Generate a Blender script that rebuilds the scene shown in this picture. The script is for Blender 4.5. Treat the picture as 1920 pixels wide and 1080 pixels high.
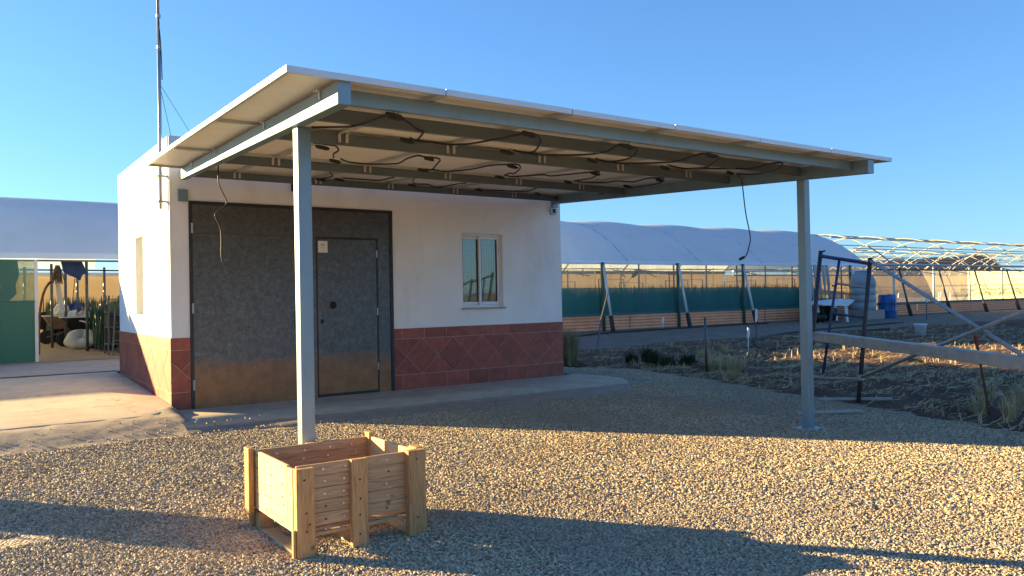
import bpy, math, random
from mathutils import Vector, Matrix
random.seed(7)
R = math.radians
scene = bpy.context.scene
for o in list(bpy.data.objects): bpy.data.objects.remove(o)

# ------------------------------------------------------------------ camera
cam_data = bpy.data.cameras.new('camera')
cam = bpy.data.objects.new('camera', cam_data)
scene.collection.objects.link(cam)
ax_r = Vector((0.8196, -0.5726, -0.0187)); ax_u = Vector((0.0094, -0.0196, 0.9998))
ax_b = Vector((-0.5729, -0.8196, -0.0107))
ax_r.normalize(); ax_b = ax_r.cross(ax_u).normalized(); ax_u = ax_b.cross(ax_r).normalized()
M = Matrix((ax_r, ax_u, ax_b)).transposed().to_4x4()
M.translation = Vector((0, 0, 1.55))
cam.matrix_world = M
cam_data.sensor_width = 36; cam_data.lens = 28.04
cam_data.clip_start = 0.05; cam_data.clip_end = 3000
scene.camera = cam

# ------------------------------------------------------------------ light
SUN_EL = R(11.5)
to_sun = Vector((-0.602 * math.cos(SUN_EL), 0.7985 * math.cos(SUN_EL), math.sin(SUN_EL)))
w = bpy.data.worlds.new('World'); scene.world = w; w.use_nodes = True
wn = w.node_tree.nodes; wl = w.node_tree.links
bg = wn['Background']; bg.inputs['Strength'].default_value = 0.15
sky = wn.new('ShaderNodeTexSky'); sky.sky_type = 'NISHITA'; sky.sun_disc = False
sky.sun_elevation = SUN_EL
sky.sun_rotation = math.atan2(to_sun.x, to_sun.y)
sky.altitude = 300; sky.air_density = 1.0; sky.dust_density = 0.3; sky.ozone_density = 3.0
gm = wn.new('ShaderNodeGamma'); gm.inputs['Gamma'].default_value = 0.78
mxs = wn.new('ShaderNodeMix'); mxs.data_type = 'RGBA'; mxs.blend_type = 'MULTIPLY'; mxs.inputs[0].default_value = 1
mxs.inputs[7].default_value = (0.232, 0.355, 0.50, 1)
wl.new(sky.outputs[0], gm.inputs[0]); wl.new(gm.outputs[0], mxs.inputs[6]); wl.new(mxs.outputs[2], bg.inputs['Color'])
sd = bpy.data.lights.new('sun', 'SUN'); sd.energy = 5.0; sd.angle = R(0.55); sd.color = (1.0, 0.71, 0.31)
so = bpy.data.objects.new('sun', sd); scene.collection.objects.link(so)
so.rotation_euler = to_sun.to_track_quat('Z', 'Y').to_euler()
scene.view_settings.view_transform = 'Standard'; scene.view_settings.look = 'None'
scene.view_settings.exposure = 2.4; scene.view_settings.gamma = 1
scene.view_settings.use_curve_mapping = False
scene.render.engine = 'CYCLES'
scene.cycles.transparent_max_bounces = 24
scene.cycles.max_bounces = 8

# ------------------------------------------------------------------ helpers
COL = scene.collection
class MB:
    def __init__(s): s.v = []; s.f = []; s.mi = []; s.cm = 0
    def quad(s, a, b, c, d):
        n = len(s.v); s.v += [tuple(a), tuple(b), tuple(c), tuple(d)]; s.f.append((n, n+1, n+2, n+3)); s.mi.append(s.cm)
    def tri(s, a, b, c):
        n = len(s.v); s.v += [tuple(a), tuple(b), tuple(c)]; s.f.append((n, n+1, n+2)); s.mi.append(s.cm)
    def hexa(s, p):
        n = len(s.v); s.v += [tuple(q) for q in p]
        for f in ((0,3,2,1),(4,5,6,7),(0,1,5,4),(1,2,6,5),(2,3,7,6),(3,0,4,7)):
            s.f.append(tuple(n+i for i in f)); s.mi.append(s.cm)
        return s
    def box(s, x0, x1, y0, y1, z0, z1):
        return s.hexa([(x0,y0,z0),(x1,y0,z0),(x1,y1,z0),(x0,y1,z0),(x0,y0,z1),(x1,y0,z1),(x1,y1,z1),(x0,y1,z1)])
    def bar(s, a, b, wd, ht, up=(0,0,1)):
        a = Vector(a); b = Vector(b); d = (b-a).normalized(); up = Vector(up)
        r = d.cross(up)
        if r.length < 1e-4: r = d.cross(Vector((0,1,0)))
        r.normalize(); u = r.cross(d).normalized(); r = r*wd/2; u = u*ht/2
        return s.hexa([a-r-u, a+r-u, b+r-u, b-r-u, a-r+u, a+r+u, b+r+u, b-r+u])
    def tube(s, pts, rad, n=6, cap=True, smooth_pts=0):
        P = [Vector(p) for p in pts]
        if smooth_pts: P = catmull(P, smooth_pts)
        k = len(P); base = len(s.v); rads = rad if isinstance(rad, (list, tuple)) else [rad]*k
        if len(rads) != k: rads = [rads[0] + (rads[-1]-rads[0])*i/(k-1) for i in range(k)]
        prev = None
        for i in range(k):
            d = (P[min(i+1,k-1)] - P[max(i-1,0)]).normalized()
            if prev is None:
                r = d.cross(Vector((0,0,1)))
                if r.length < 1e-3: r = d.cross(Vector((0,1,0)))
            else: r = prev - d*prev.dot(d)
            if r.length < 1e-5: r = Vector((1,0,0))
            r.normalize(); prev = r; u = d.cross(r)
            for j in range(n):
                a = 2*math.pi*j/n
                s.v.append(tuple(P[i] + (r*math.cos(a)+u*math.sin(a))*rads[i]))
        for i in range(k-1):
            for j in range(n):
                s.f.append((base+i*n+j, base+i*n+(j+1)%n, base+(i+1)*n+(j+1)%n, base+(i+1)*n+j)); s.mi.append(s.cm)
        if cap:
            s.f.append(tuple(base+j for j in reversed(range(n)))); s.mi.append(s.cm)
            s.f.append(tuple(base+(k-1)*n+j for j in range(n))); s.mi.append(s.cm)
        return s
    def lathe(s, c, prof, n=16):
        base = len(s.v); k = len(prof)
        for r_, z in prof:
            for j in range(n):
                a = 2*math.pi*j/n; s.v.append((c[0]+r_*math.cos(a), c[1]+r_*math.sin(a), c[2]+z))
        for i in range(k-1):
            for j in range(n):
                s.f.append((base+i*n+j, base+i*n+(j+1)%n, base+(i+1)*n+(j+1)%n, base+(i+1)*n+j)); s.mi.append(s.cm)
        s.f.append(tuple(base+j for j in reversed(range(n)))); s.mi.append(s.cm)
        s.f.append(tuple(base+(k-1)*n+j for j in range(n))); s.mi.append(s.cm)
        return s
    def poly(s, pts, d):   # prism: polygon pts pushed by vector d
        n = len(s.v); k = len(pts); d = Vector(d)
        s.v += [tuple(p) for p in pts] + [tuple(Vector(p)+d) for p in pts]
        s.f.append(tuple(range(n, n+k))[::-1]); s.f.append(tuple(range(n+k, n+2*k))); s.mi += [s.cm]*2
        for i in range(k):
            j = (i+1) % k; s.f.append((n+i, n+j, n+k+j, n+k+i)); s.mi.append(s.cm)
        return s
    def build(s, name, mat, parent=None, smooth=False, bevel=0, kind=None, label=None):
        me = bpy.data.meshes.new(name); me.from_pydata(s.v, [], s.f)
        ms = mat if isinstance(mat, (list, tuple)) else [mat]
        for m in ms: me.materials.append(m)
        if len(ms) > 1: me.polygons.foreach_set('material_index', s.mi)
        me.validate(); me.update()
        if smooth: me.shade_smooth()
        import bmesh
        bm = bmesh.new(); bm.from_mesh(me); bmesh.ops.recalc_face_normals(bm, faces=bm.faces); bm.to_mesh(me); bm.free()
        o = bpy.data.objects.new(name, me); COL.objects.link(o)
        if parent is not None:
            o.parent = parent
            pl = Vector((0,0,0)); q = parent
            while q is not None: pl += q.location; q = q.parent
            o.location = -pl      # all coordinates are given in world space
        if bevel:
            b = o.modifiers.new('bevel', 'BEVEL'); b.width = bevel; b.segments = 1; b.limit_method = 'ANGLE'
        if kind: o['kind'] = kind
        if label: o['label'] = label
        return o
def catmull(P, n):
    out = []
    for i in range(len(P)-1):
        p0 = P[max(i-1,0)]; p1 = P[i]; p2 = P[i+1]; p3 = P[min(i+2,len(P)-1)]
        for j in range(n):
            t = j/n
            out.append(0.5*((2*p1)+(-p0+p2)*t+(2*p0-5*p1+4*p2-p3)*t*t+(-p0+3*p1-3*p2+p3)*t**3))
    out.append(P[-1]); return out
def thing(name, label, cat, loc, group=None):
    o = bpy.data.objects.new(name, None); COL.objects.link(o); o.location = loc
    o.empty_display_size = 0.2
    o['label'] = label; o['category'] = cat
    if group: o['group'] = group
    return o
def tag(o, label, cat, group=None):
    o['label'] = label; o['category'] = cat
    if group: o['group'] = group
    return o
def sm(a, b, x):
    t = max(0., min(1., (x-a)/(b-a))); return t*t*(3-2*t)
def hsh(x, y):
    v = math.sin(x*12.9898+y*78.233)*43758.5453; return v-math.floor(v)
def vn(x, y):
    i = math.floor(x); j = math.floor(y); u = x-i; v = y-j; u = u*u*(3-2*u); v = v*v*(3-2*v)
    return (hsh(i,j)*(1-u)+hsh(i+1,j)*u)*(1-v)+(hsh(i,j+1)*(1-u)+hsh(i+1,j+1)*u)*v

# ------------------------------------------------------------------ materials
def new_mat(name):
    m = bpy.data.materials.new(name); m.use_nodes = True
    nt = m.node_tree; b = nt.nodes['Principled BSDF']; return m, nt, b
def N(nt, t, **kw):
    n = nt.nodes.new(t)
    for k, v in kw.items():
        if hasattr(n, k): setattr(n, k, v)
        else: n.inputs[k.replace('_', ' ')].default_value = v
    return n
def ramp(nt, fac, stops):
    r = nt.nodes.new('ShaderNodeValToRGB'); e = r.color_ramp.elements
    while len(e) > 1: e.remove(e[-1])
    e[0].position = stops[0][0]; e[0].color = (*stops[0][1], 1)
    for p, c in stops[1:]:
        q = e.new(p); q.color = (*c, 1)
    nt.links.new(fac, r.inputs['Fac']); return r.outputs['Color']
def mixc(nt, fac, a, b, mode='MIX'):
    m = nt.nodes.new('ShaderNodeMix'); m.data_type = 'RGBA'; m.blend_type = mode
    for s_, v in ((m.inputs[0], fac), (m.inputs[6], a), (m.inputs[7], b)):
        if hasattr(v, 'links') or isinstance(v, bpy.types.NodeSocket): nt.links.new(v, s_)
        else: s_.default_value = (*v, 1) if isinstance(v, tuple) else v
    return m.outputs[2]
def noise(nt, scale, detail=4, rough=.55, vec=None, dist=0):
    n = nt.nodes.new('ShaderNodeTexNoise'); n.inputs['Scale'].default_value = scale
    n.inputs['Detail'].default_value = detail; n.inputs['Roughness'].default_value = rough
    n.inputs['Distortion'].default_value = dist
    if vec is not None: nt.links.new(vec, n.inputs['Vector'])
    return n.outputs['Fac']
def objco(nt, scale=None, rot=None, geo=True):
    if geo: c = nt.nodes.new('ShaderNodeNewGeometry').outputs['Position']
    else: c = nt.nodes.new('ShaderNodeTexCoord').outputs['Object']
    if scale or rot:
        mp = nt.nodes.new('ShaderNodeMapping')
        if scale: mp.inputs['Scale'].default_value = scale
        if rot: mp.inputs['Rotation'].default_value = rot
        nt.links.new(c, mp.inputs['Vector']); c = mp.outputs['Vector']
    return c
def bump(nt, b, h, strength, dist=0.01):
    n = nt.nodes.new('ShaderNodeBump'); n.inputs['Strength'].default_value = strength
    n.inputs['Distance'].default_value = dist
    nt.links.new(h, n.inputs['Height']); nt.links.new(n.outputs[0], b.inputs['Normal'])
def basic(name, c1, c2=None, scale=6, rough=.6, metal=0, bmp=0, bscale=60, bdist=.004, stretch=None, spec=None):
    m, nt, b = new_mat(name)
    co = objco(nt, stretch)
    if c2:
        col = ramp(nt, noise(nt, scale, 5, .6, co), [(.3, c1), (.7, c2)]); nt.links.new(col, b.inputs['Base Color'])
    else: b.inputs['Base Color'].default_value = (*c1, 1)
    b.inputs['Roughness'].default_value = rough; b.inputs['Metallic'].default_value = metal
    if spec is not None: b.inputs['Specular IOR Level'].default_value = spec
    if bmp: bump(nt, b, noise(nt, bscale, 4, .6, co), bmp, bdist)
    return m

def dirty(m, col, amt, sc=3.0, st=(1, 1, .25)):
    nt = m.node_tree; b = nt.nodes['Principled BSDF']; lk = b.inputs['Base Color'].links
    src = lk[0].from_socket
    f = ramp(nt, noise(nt, sc, 8, .75, objco(nt, st)), [(.52, (0,0,0)), (.72, (amt,)*3)])
    c = mixc(nt, f, src, col); nt.links.new(c, b.inputs['Base Color']); return m
def m_plaster():
    m, nt, b = new_mat('white_plaster'); co = objco(nt)
    c = ramp(nt, noise(nt, 1.3, 6, .6, co), [(.25, (.76, .75, .72)), (.7, (.85, .845, .825))])
    st = noise(nt, 1.0, 5, .6, objco(nt, (6, 6, .5)))
    c = mixc(nt, ramp(nt, st, [(.60, (0,0,0)), (.80, (.25,.25,.25))]), c, (.60, .56, .50))
    nt.links.new(c, b.inputs['Base Color']); b.inputs['Roughness'].default_value = .9
    n1 = noise(nt, 3.0, 3, .5, co); n2 = noise(nt, 90, 3, .6, co)
    ad = N(nt, 'ShaderNodeMath', operation='MULTIPLY_ADD'); nt.links.new(n1, ad.inputs[0]); ad.inputs[1].default_value = 3; nt.links.new(n2, ad.inputs[2])
    bump(nt, b, ad.outputs[0], .35, .006); return m
def m_tile():
    m, nt, b = new_mat('red_glazed_tile'); co = objco(nt)
    oi = nt.nodes.new('ShaderNodeObjectInfo')
    c = ramp(nt, noise(nt, 9, 5, .65, co), [(.25, (.18, .032, .020)), (.55, (.32, .064, .038)), (.8, (.42, .105, .064))])
    v = N(nt, 'ShaderNodeMath', operation='MULTIPLY_ADD'); nt.links.new(oi.outputs['Random'], v.inputs[0]); v.inputs[1].default_value = .45; v.inputs[2].default_value = .78
    hs = nt.nodes.new('ShaderNodeHueSaturation'); nt.links.new(v.outputs[0], hs.inputs['Value']); nt.links.new(c, hs.inputs['Color'])
    nt.links.new(hs.outputs[0], b.inputs['Base Color']); b.inputs['Roughness'].default_value = .42
    bump(nt, b, noise(nt, 25, 4, .6, co), .25, .003); return m
def m_metaldoor():
    m, nt, b = new_mat('weathered_galvanised_door'); co = objco(nt)
    c = ramp(nt, noise(nt, 16, 10, .8, co, .8), [(.3, (.055, .062, .070)), (.5, (.10, .108, .118)), (.74, (.18, .19, .20))])
    sp = noise(nt, 55, 6, .7, co)
    c = mixc(nt, ramp(nt, sp, [(.58, (0,0,0)), (.74, (.5,.5,.5))]), c, (.24, .25, .26))
    se = nt.nodes.new('ShaderNodeSeparateXYZ'); nt.links.new(co, se.inputs[0])
    d = N(nt, 'ShaderNodeMath', operation='MULTIPLY_ADD'); nt.links.new(noise(nt, 1.6, 4, .6, co), d.inputs[0]); d.inputs[1].default_value = .38; sk = N(nt, 'ShaderNodeMath', operation='MULTIPLY_ADD'); nt.links.new(noise(nt, 2.0, 6, .7, objco(nt, (9, 9, .6))), sk.inputs[0]); sk.inputs[1].default_value = .16; nt.links.new(se.outputs['Z'], sk.inputs[2]); nt.links.new(sk.outputs[0], d.inputs[2])
    dirt = ramp(nt, d.outputs[0], [(.55, (1,1,1)), (.88, (.62,)*3), (1.08, (.22,)*3), (1.5, (0,0,0))])  # brown tone, full at the gate's foot, thinning out with height
    dc = ramp(nt, noise(nt, 5, 7, .7, co), [(.3, (.21, .090, .030)), (.7, (.38, .175, .058))])
    c = mixc(nt, mixc(nt, 1.0, dirt, (.9,.9,.9), 'MULTIPLY'), c, dc)
    nt.links.new(c, b.inputs['Base Color'])
    mt = N(nt, 'ShaderNodeMapRange'); nt.links.new(dirt, mt.inputs[0]); mt.inputs[3].default_value = .75; mt.inputs[4].default_value = .25
    nt.links.new(mt.outputs[0], b.inputs['Metallic'])
    sc_ = ramp(nt, noise(nt, 4, 8, .85, objco(nt, (14, 14, .9))), [(.60, (0,0,0)), (.70, (.55,)*3)])
    b0 = b.inputs['Base Color'].links[0].from_socket; nt.links.new(mixc(nt, sc_, b0, (.045, .048, .052)), b.inputs['Base Color'])
    rr = ramp(nt, noise(nt, 14, 6, .7, co), [(.3, (.34,)*3), (.7, (.55,)*3)]); nt.links.new(rr, b.inputs['Roughness'])
    bump(nt, b, noise(nt, 2.2, 3, .5, co), .25, .02); return m
def m_gravel(name, sunk=0):
    m, nt, b = new_mat(name)
    at = nt.nodes.new('ShaderNodeAttribute'); at.attribute_name = 'rnd'; at.attribute_type = 'INSTANCER'
    c = ramp(nt, at.outputs['Fac'], [(0, (.16, .12, .075)), (.2, (.30, .235, .15)), (.55, (.45, .365, .235)), (.85, (.58, .485, .33)), (1, (.70, .61, .45))])
    c = mixc(nt, ramp(nt, noise(nt, .9, 6, .65, objco(nt)), [(.48, (0,0,0)), (.72, (.5,)*3)]), c, (.36, .24, .14))
    c = mixc(nt, ramp(nt, noise(nt, .45, 4, .6, objco(nt, (1.0, .4, 1))), [(.42, (.4,)*3), (.60, (0,0,0))]), c, (.24, .21, .17))
    nt.links.new(c, b.inputs['Base Color']); b.inputs['Roughness'].default_value = .85
    return m
def m_gravelbase():
    m, nt, b = new_mat('gravel_bed'); co = objco(nt)
    vo = nt.nodes.new('ShaderNodeTexVoronoi'); vo.inputs['Scale'].default_value = 48; nt.links.new(co, vo.inputs['Vector'])
    se = nt.nodes.new('ShaderNodeSeparateColor'); nt.links.new(vo.outputs['Color'], se.inputs[0])
    c = ramp(nt, se.outputs[0], [(0, (.14, .11, .085)), (.35, (.28, .235, .18)), (.7, (.38, .34, .27)), (1, (.52, .48, .41))])
    c = mixc(nt, ramp(nt, noise(nt, .9, 4, .6, co), [(.5, (0,0,0)), (.75, (.55,)*3)]), c, (.33, .22, .13))
    nt.links.new(c, b.inputs['Base Color']); b.inputs['Roughness'].default_value = .95
    inv = N(nt, 'ShaderNodeMath', operation='SUBTRACT'); inv.inputs[0].default_value = 1; nt.links.new(vo.outputs['Distance'], inv.inputs[1])
    bump(nt, b, inv.outputs[0], 1.0, .015); return m
def m_soil(name, a=(.085, .045, .028), c_=(.17, .105, .07)):
    m, nt, b = new_mat(name); co = objco(nt)
    c = ramp(nt, noise(nt, 2.2, 8, .7, co), [(.3, a), (.7, c_)])
    c = mixc(nt, ramp(nt, noise(nt, 34, 6, .75, co), [(.5, (0,0,0)), (.72, (.4,)*3)]), c, (.24, .15, .09))
    nt.links.new(c, b.inputs['Base Color']); b.inputs['Roughness'].default_value = 1
    bump(nt, b, noise(nt, 30, 6, .75, co), 1, .04); return m
def m_concrete(name, a, c_, sc=2.2):
    m, nt, b = new_mat(name); co = objco(nt)
    c = ramp(nt, noise(nt, sc, 8, .65, co), [(.28, a), (.72, c_)])
    c = mixc(nt, ramp(nt, noise(nt, 45, 4, .7, co), [(.55, (0,0,0)), (.8, (.35,)*3)]), c, tuple(x*.55 for x in a))
    vo = nt.nodes.new('ShaderNodeTexVoronoi'); vo.feature = 'DISTANCE_TO_EDGE'; vo.inputs['Scale'].default_value = .5
    mp = N(nt, 'ShaderNodeVectorMath', operation='MULTIPLY_ADD'); nn = nt.nodes.new('ShaderNodeTexNoise'); nn.inputs['Scale'].default_value = 2.5
    nt.links.new(co, nn.inputs['Vector']); nt.links.new(nn.outputs['Color'], mp.inputs[0]); mp.inputs[1].default_value = (.7,.7,.7); nt.links.new(co, mp.inputs[2])
    nt.links.new(mp.outputs[0], vo.inputs['Vector'])
    c = mixc(nt, ramp(nt, vo.outputs['Distance'], [(.0, (.7,)*3), (.006, (0,0,0))]), c, tuple(x*.35 for x in a))
    nt.links.new(c, b.inputs['Base Color']); b.inputs['Roughness'].default_value = .92
    bump(nt, b, noise(nt, 28, 6, .7, co), .5, .008); return m
def m_wood(name, a, c_, k, axis='X', seedoff=0):
    m, nt, b = new_mat(name)
    sc = {'X': (1.2, 16, 16), 'Y': (16, 1.2, 16), 'Z': (16, 16, 1.2)}[axis]
    oi = nt.nodes.new('ShaderNodeObjectInfo')
    tc = objco(nt)
    ad = N(nt, 'ShaderNodeVectorMath', operation='ADD'); cb = nt.nodes.new('ShaderNodeCombineXYZ')
    mu = N(nt, 'ShaderNodeMath', operation='MULTIPLY'); nt.links.new(oi.outputs['Random'], mu.inputs[0]); mu.inputs[1].default_value = 13
    for i in range(3): nt.links.new(mu.outputs[0], cb.inputs[i])
    nt.links.new(tc, ad.inputs[0]); nt.links.new(cb.outputs[0], ad.inputs[1])
    mp = nt.nodes.new('ShaderNodeMapping'); mp.inputs['Scale'].default_value = sc; nt.links.new(ad.outputs[0], mp.inputs[0])
    g = noise(nt, 3.0, 7, .6, mp.outputs[0], 1.6)
    c = ramp(nt, g, [(.28, k), (.44, a), (.72, c_)])
    c = mixc(nt, ramp(nt, noise(nt, 5, 6, .7, mp.outputs[0], .5), [(.56, (0,0,0)), (.7, (.7,)*3)]), c, k)
    kn = nt.nodes.new('ShaderNodeTexVoronoi'); kn.inputs['Scale'].default_value = 6.5; nt.links.new(ad.outputs[0], kn.inputs['Vector'])
    c = mixc(nt, ramp(nt, kn.outputs['Distance'], [(.06, (.75,)*3), (.15, (0,0,0))]), c, tuple(x*.45 for x in k))
    v = N(nt, 'ShaderNodeMath', operation='MULTIPLY_ADD'); nt.links.new(oi.outputs['Random'], v.inputs[0]); v.inputs[1].default_value = .35; v.inputs[2].default_value = .8
    hs = nt.nodes.new('ShaderNodeHueSaturation'); nt.links.new(v.outputs[0], hs.inputs['Value']); nt.links.new(c, hs.inputs['Color'])
    nt.links.new(hs.outputs[0], b.inputs['Base Color']); b.inputs['Roughness'].default_value = .75
    bump(nt, b, g, .4, .004); return m
def m_film(name, col, trans, translu=.5, rough=.4, gloss=0.06, dirt=0.3):
    m, nt, b = new_mat(name); nt.nodes.remove(b); out = nt.nodes['Material Output']
    co = objco(nt)
    c = mixc(nt, ramp(nt, noise(nt, 1.2, 5, .6, objco(nt, (1, 1, .4))), [(.35, (0,0,0)), (.75, (dirt,)*3)]), col, tuple(x*.62 for x in col))
    df = nt.nodes.new('ShaderNodeBsdfDiffuse'); tl = nt.nodes.new('ShaderNodeBsdfTranslucent'); nt.links.new(c, df.inputs[0]); nt.links.new(c, tl.inputs[0])
    m1 = nt.nodes.new('ShaderNodeMixShader'); m1.inputs[0].default_value = translu; nt.links.new(df.outputs[0], m1.inputs[1]); nt.links.new(tl.outputs[0], m1.inputs[2])
    gl = nt.nodes.new('ShaderNodeBsdfGlossy'); gl.inputs['Roughness'].default_value = rough
    m2 = nt.nodes.new('ShaderNodeMixShader'); m2.inputs[0].default_value = gloss; nt.links.new(m1.outputs[0], m2.inputs[1]); nt.links.new(gl.outputs[0], m2.inputs[2])
    last = m2
    if trans > 0:
        tr = nt.nodes.new('ShaderNodeBsdfTransparent'); m3 = nt.nodes.new('ShaderNodeMixShader')
        f = ramp(nt, noise(nt, 1.7, 4, .6, objco(nt, (1, 1, .35))), [(.3, (min(1, trans+.08),)*3), (.75, (max(0, trans-.1),)*3)])
        nt.links.new(f, m3.inputs[0]); nt.links.new(m2.outputs[0], m3.inputs[1]); nt.links.new(tr.outputs[0], m3.inputs[2]); last = m3
    nt.links.new(last.outputs[0], out.inputs[0]); return m
def m_glass():
    m, nt, b = new_mat('window_glass'); nt.nodes.remove(b); out = nt.nodes['Material Output']
    gl = nt.nodes.new('ShaderNodeBsdfGlossy'); gl.inputs['Roughness'].default_value = .03; gl.inputs[0].default_value = (.75, .75, .75, 1)
    tr = nt.nodes.new('ShaderNodeBsdfTransparent'); tr.inputs[0].default_value = (.75, .8, .78, 1)
    mx = nt.nodes.new('ShaderNodeMixShader'); mx.inputs[0].default_value = .09
    nt.links.new(tr.outputs[0], mx.inputs[1]); nt.links.new(gl.outputs[0], mx.inputs[2]); nt.links.new(mx.outputs[0], out.inputs[0]); return m
def m_curtain():
    m, nt, b = new_mat('woven_curtain'); co = objco(nt)
    w1 = nt.nodes.new('ShaderNodeTexWave'); w1.bands_direction = 'Z'; w1.inputs['Scale'].default_value = 14; w1.inputs['Distortion'].default_value = 2; nt.links.new(co, w1.inputs[0])
    w2 = nt.nodes.new('ShaderNodeTexWave'); w2.bands_direction = 'X'; w2.inputs['Scale'].default_value = 9; w2.inputs['Distortion'].default_value = 2; nt.links.new(co, w2.inputs[0])
    mm = N(nt, 'ShaderNodeMath', operation='MULTIPLY'); nt.links.new(w1.outputs['Fac'], mm.inputs[0]); nt.links.new(w2.outputs['Fac'], mm.inputs[1])
    nt.links.new(ramp(nt, mm.outputs[0], [(0, (.40, .40, .36)), (.6, (.80, .79, .74))]), b.inputs['Base Color']); b.inputs['Roughness'].default_value = 1; return m

P_ = m_plaster(); TILE = m_tile(); DOOR = m_metaldoor()
GROUT = basic('pale_grout', (.52, .31, .24), (.62, .40, .32), 12, .9)
STEEL = basic('blue_grey_painted_steel', (.155, .245, .30), (.195, .285, .34), 1.5, .40, .30, .15, 30, .003)
STEEL_SHADED = basic('shade_toned_purlin_steel', (.085, .115, .135), (.12, .15, .17), 1.5, .5, .2, .15, 30, .003)  # same paint as the other steel, darkened to put underside shade into the colour
STEELD = basic('steel_plate', (.36, .39, .41), (.42, .44, .46), 4, .4, .5)
ALU = basic('aluminium_frame', (.50, .51, .51), (.58, .59, .59), 3, .4, .35)
BACK = basic('white_backsheet', (.76, .72, .68), (.84, .80, .76), 2.2, .5, 0, .1, 8, .004)
PVGLASS = basic('solar_glass', (.01, .014, .03), None, 5, .12)
BLK = basic('black_plastic', (.004, .004, .004), (.008, .008, .008), 20, .6)
BLKFR = basic('black_door_frame', (.010, .010, .012), (.025, .025, .028), 10, .5)
CLAMP = basic('galvanised_clamp', (.50, .47, .43), (.62, .60, .56), 30, .4, .6)
WHITEAL = basic('white_window_aluminium', (.70, .71, .72), (.76, .77, .78), 5, .4)
PAPER = basic('white_paper', (.74, .70, .60), (.80, .77, .68), 10, .8)
INK = basic('grey_print', (.12, .12, .12))
GLASS = m_glass(); CURT = m_curtain()
GRAV = m_gravel('crushed_stone'); GRAVB = m_gravelbase()
SOIL = m_soil('dark_red_soil', (.080, .032, .018), (.18, .085, .048)); LAND = m_soil('dry_land', (.16, .105, .065), (.27, .19, .12)); PATHM = m_soil('packed_earth', (.16, .12, .09), (.25, .195, .15))
CONC = m_concrete('yard_concrete', (.34, .29, .23), (.50, .43, .34)); CONCR = m_concrete('rough_concrete', (.24, .20, .165), (.35, .30, .245), 3.5)
WOODX = m_wood('pine_board_along_x', (.42, .25, .125), (.57, .375, .20), (.24, .115, .05), 'X')
WOODZ = m_wood('pine_board_upright', (.41, .22, .085), (.55, .32, .135), (.22, .095, .03), 'Z')
WOODY = m_wood('pale_board_along_y', (.56, .40, .20), (.68, .52, .28), (.40, .25, .11), 'Y')
NAIL = basic('nail_head', (.60, .58, .52), None, 5, .35, .7); NAILD = basic('rusty_nail_head', (.05, .03, .02), None, 5, .7)
STRAW = basic('dry_straw', (.34, .25, .13), (.64, .51, .29), 4, .9)
GREENW = basic('dark_green_weed', (.030, .045, .018), (.07, .085, .035), 8, .9)
DRYBUSH = basic('dry_bush_stem', (.22, .18, .09), (.38, .32, .18), 5, .9)
ROOF = m_film('milky_roof_film', (.72, .84, .92), .0, .35, .35, .10, .25)
ROOFL = ROOF
CLEARF = m_film('clear_side_film', (.60, .58, .50), .78, .5, .2, .06)
TEAL = m_film('teal_shade_net', (.02, .17, .18), .16, .35, .5, .03)
TAN = m_film('sunlit_back_film', (.42, .37, .285), 0, .70, .4, .02, .22)
YELF = m_film('yellow_side_film', (.78, .80, .52), .45, .85, .35, .04)
GREENP = m_film('green_door_film', (.022, .20, .135), .03, .4, .4, .05)
GREENL = m_film('pale_green_door_film', (.30, .42, .24), .45, .7, .3, .05)
CORR = basic('terracotta_corrugated_sheet', (.80, .31, .14), (.88, .40, .22), 3, .6)
GREENSTRIP = basic('dark_green_strip', (.03, .10, .09), (.05, .13, .11), 5, .6)
PIPE = basic('galvanised_pipe', (.38, .40, .39), (.50, .51, .50), 4, .4, .5)
PIPEW = basic('pale_pipe', (.55, .55, .52), (.65, .64, .60), 4, .5, .2)
PIPEF = basic('weathered_frame_pipe', (.26, .27, .26), (.38, .39, .37), 4, .5, .4)
PIPED = basic('dark_pipe', (.07, .08, .08), (.12, .13, .13), 6, .5, .3)
SLEEVE = basic('black_sleeve', (.02, .018, .016), (.05, .04, .035), 20, .8)
PLANT = basic('crop_leaf', (.02, .05, .03), (.05, .10, .05), 3, .7)
SCAFB = basic('blue_scaffold_paint', (.015, .035, .11), (.03, .06, .16), 14, .5, .1, .2, 40, .002)
SCAFR = basic('worn_dark_scaffold_paint', (.025, .030, .05), (.09, .055, .04), 18, .6, .1, .2, 40, .002)
GALV = basic('scaffold_galvanised', (.30, .31, .31), (.42, .43, .42), 14, .5, .45, .2, 40, .002)
PLANK = basic('aluminium_plank', (.34, .32, .29), (.48, .46, .42), 10, .55, .3, .3, 25, .003)
RUST = basic('rusty_iron', (.10, .045, .025), (.20, .10, .055), 14, .85)
BLUEP = basic('blue_plastic', (.015, .10, .32), (.025, .14, .40), 6, .45)
GREYP = basic('grey_plastic', (.20, .26, .29), (.28, .33, .35), 3, .5)
WHITEP = basic('white_plastic', (.58, .60, .62), (.68, .70, .72), 6, .5)
SACK = basic('white_sack', (.46, .45, .42), (.62, .60, .55), 5, .9, 0, .5, 20, .01)
BROWNT = basic('brown_tub', (.16, .09, .05), (.24, .14, .08), 6, .7)
CLOTHB = basic('blue_cloth', (.015, .035, .10), (.03, .06, .15), 9, .9)
CINDER = basic('concrete_block', (.30, .22, .18), (.40, .32, .27), 18, .95)
FLOORM = m_soil('greenhouse_floor_earth', (.30, .20, .12), (.40, .28, .17))
HOSE = basic('black_hose', (.015, .015, .017), None, 5, .6)

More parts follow.
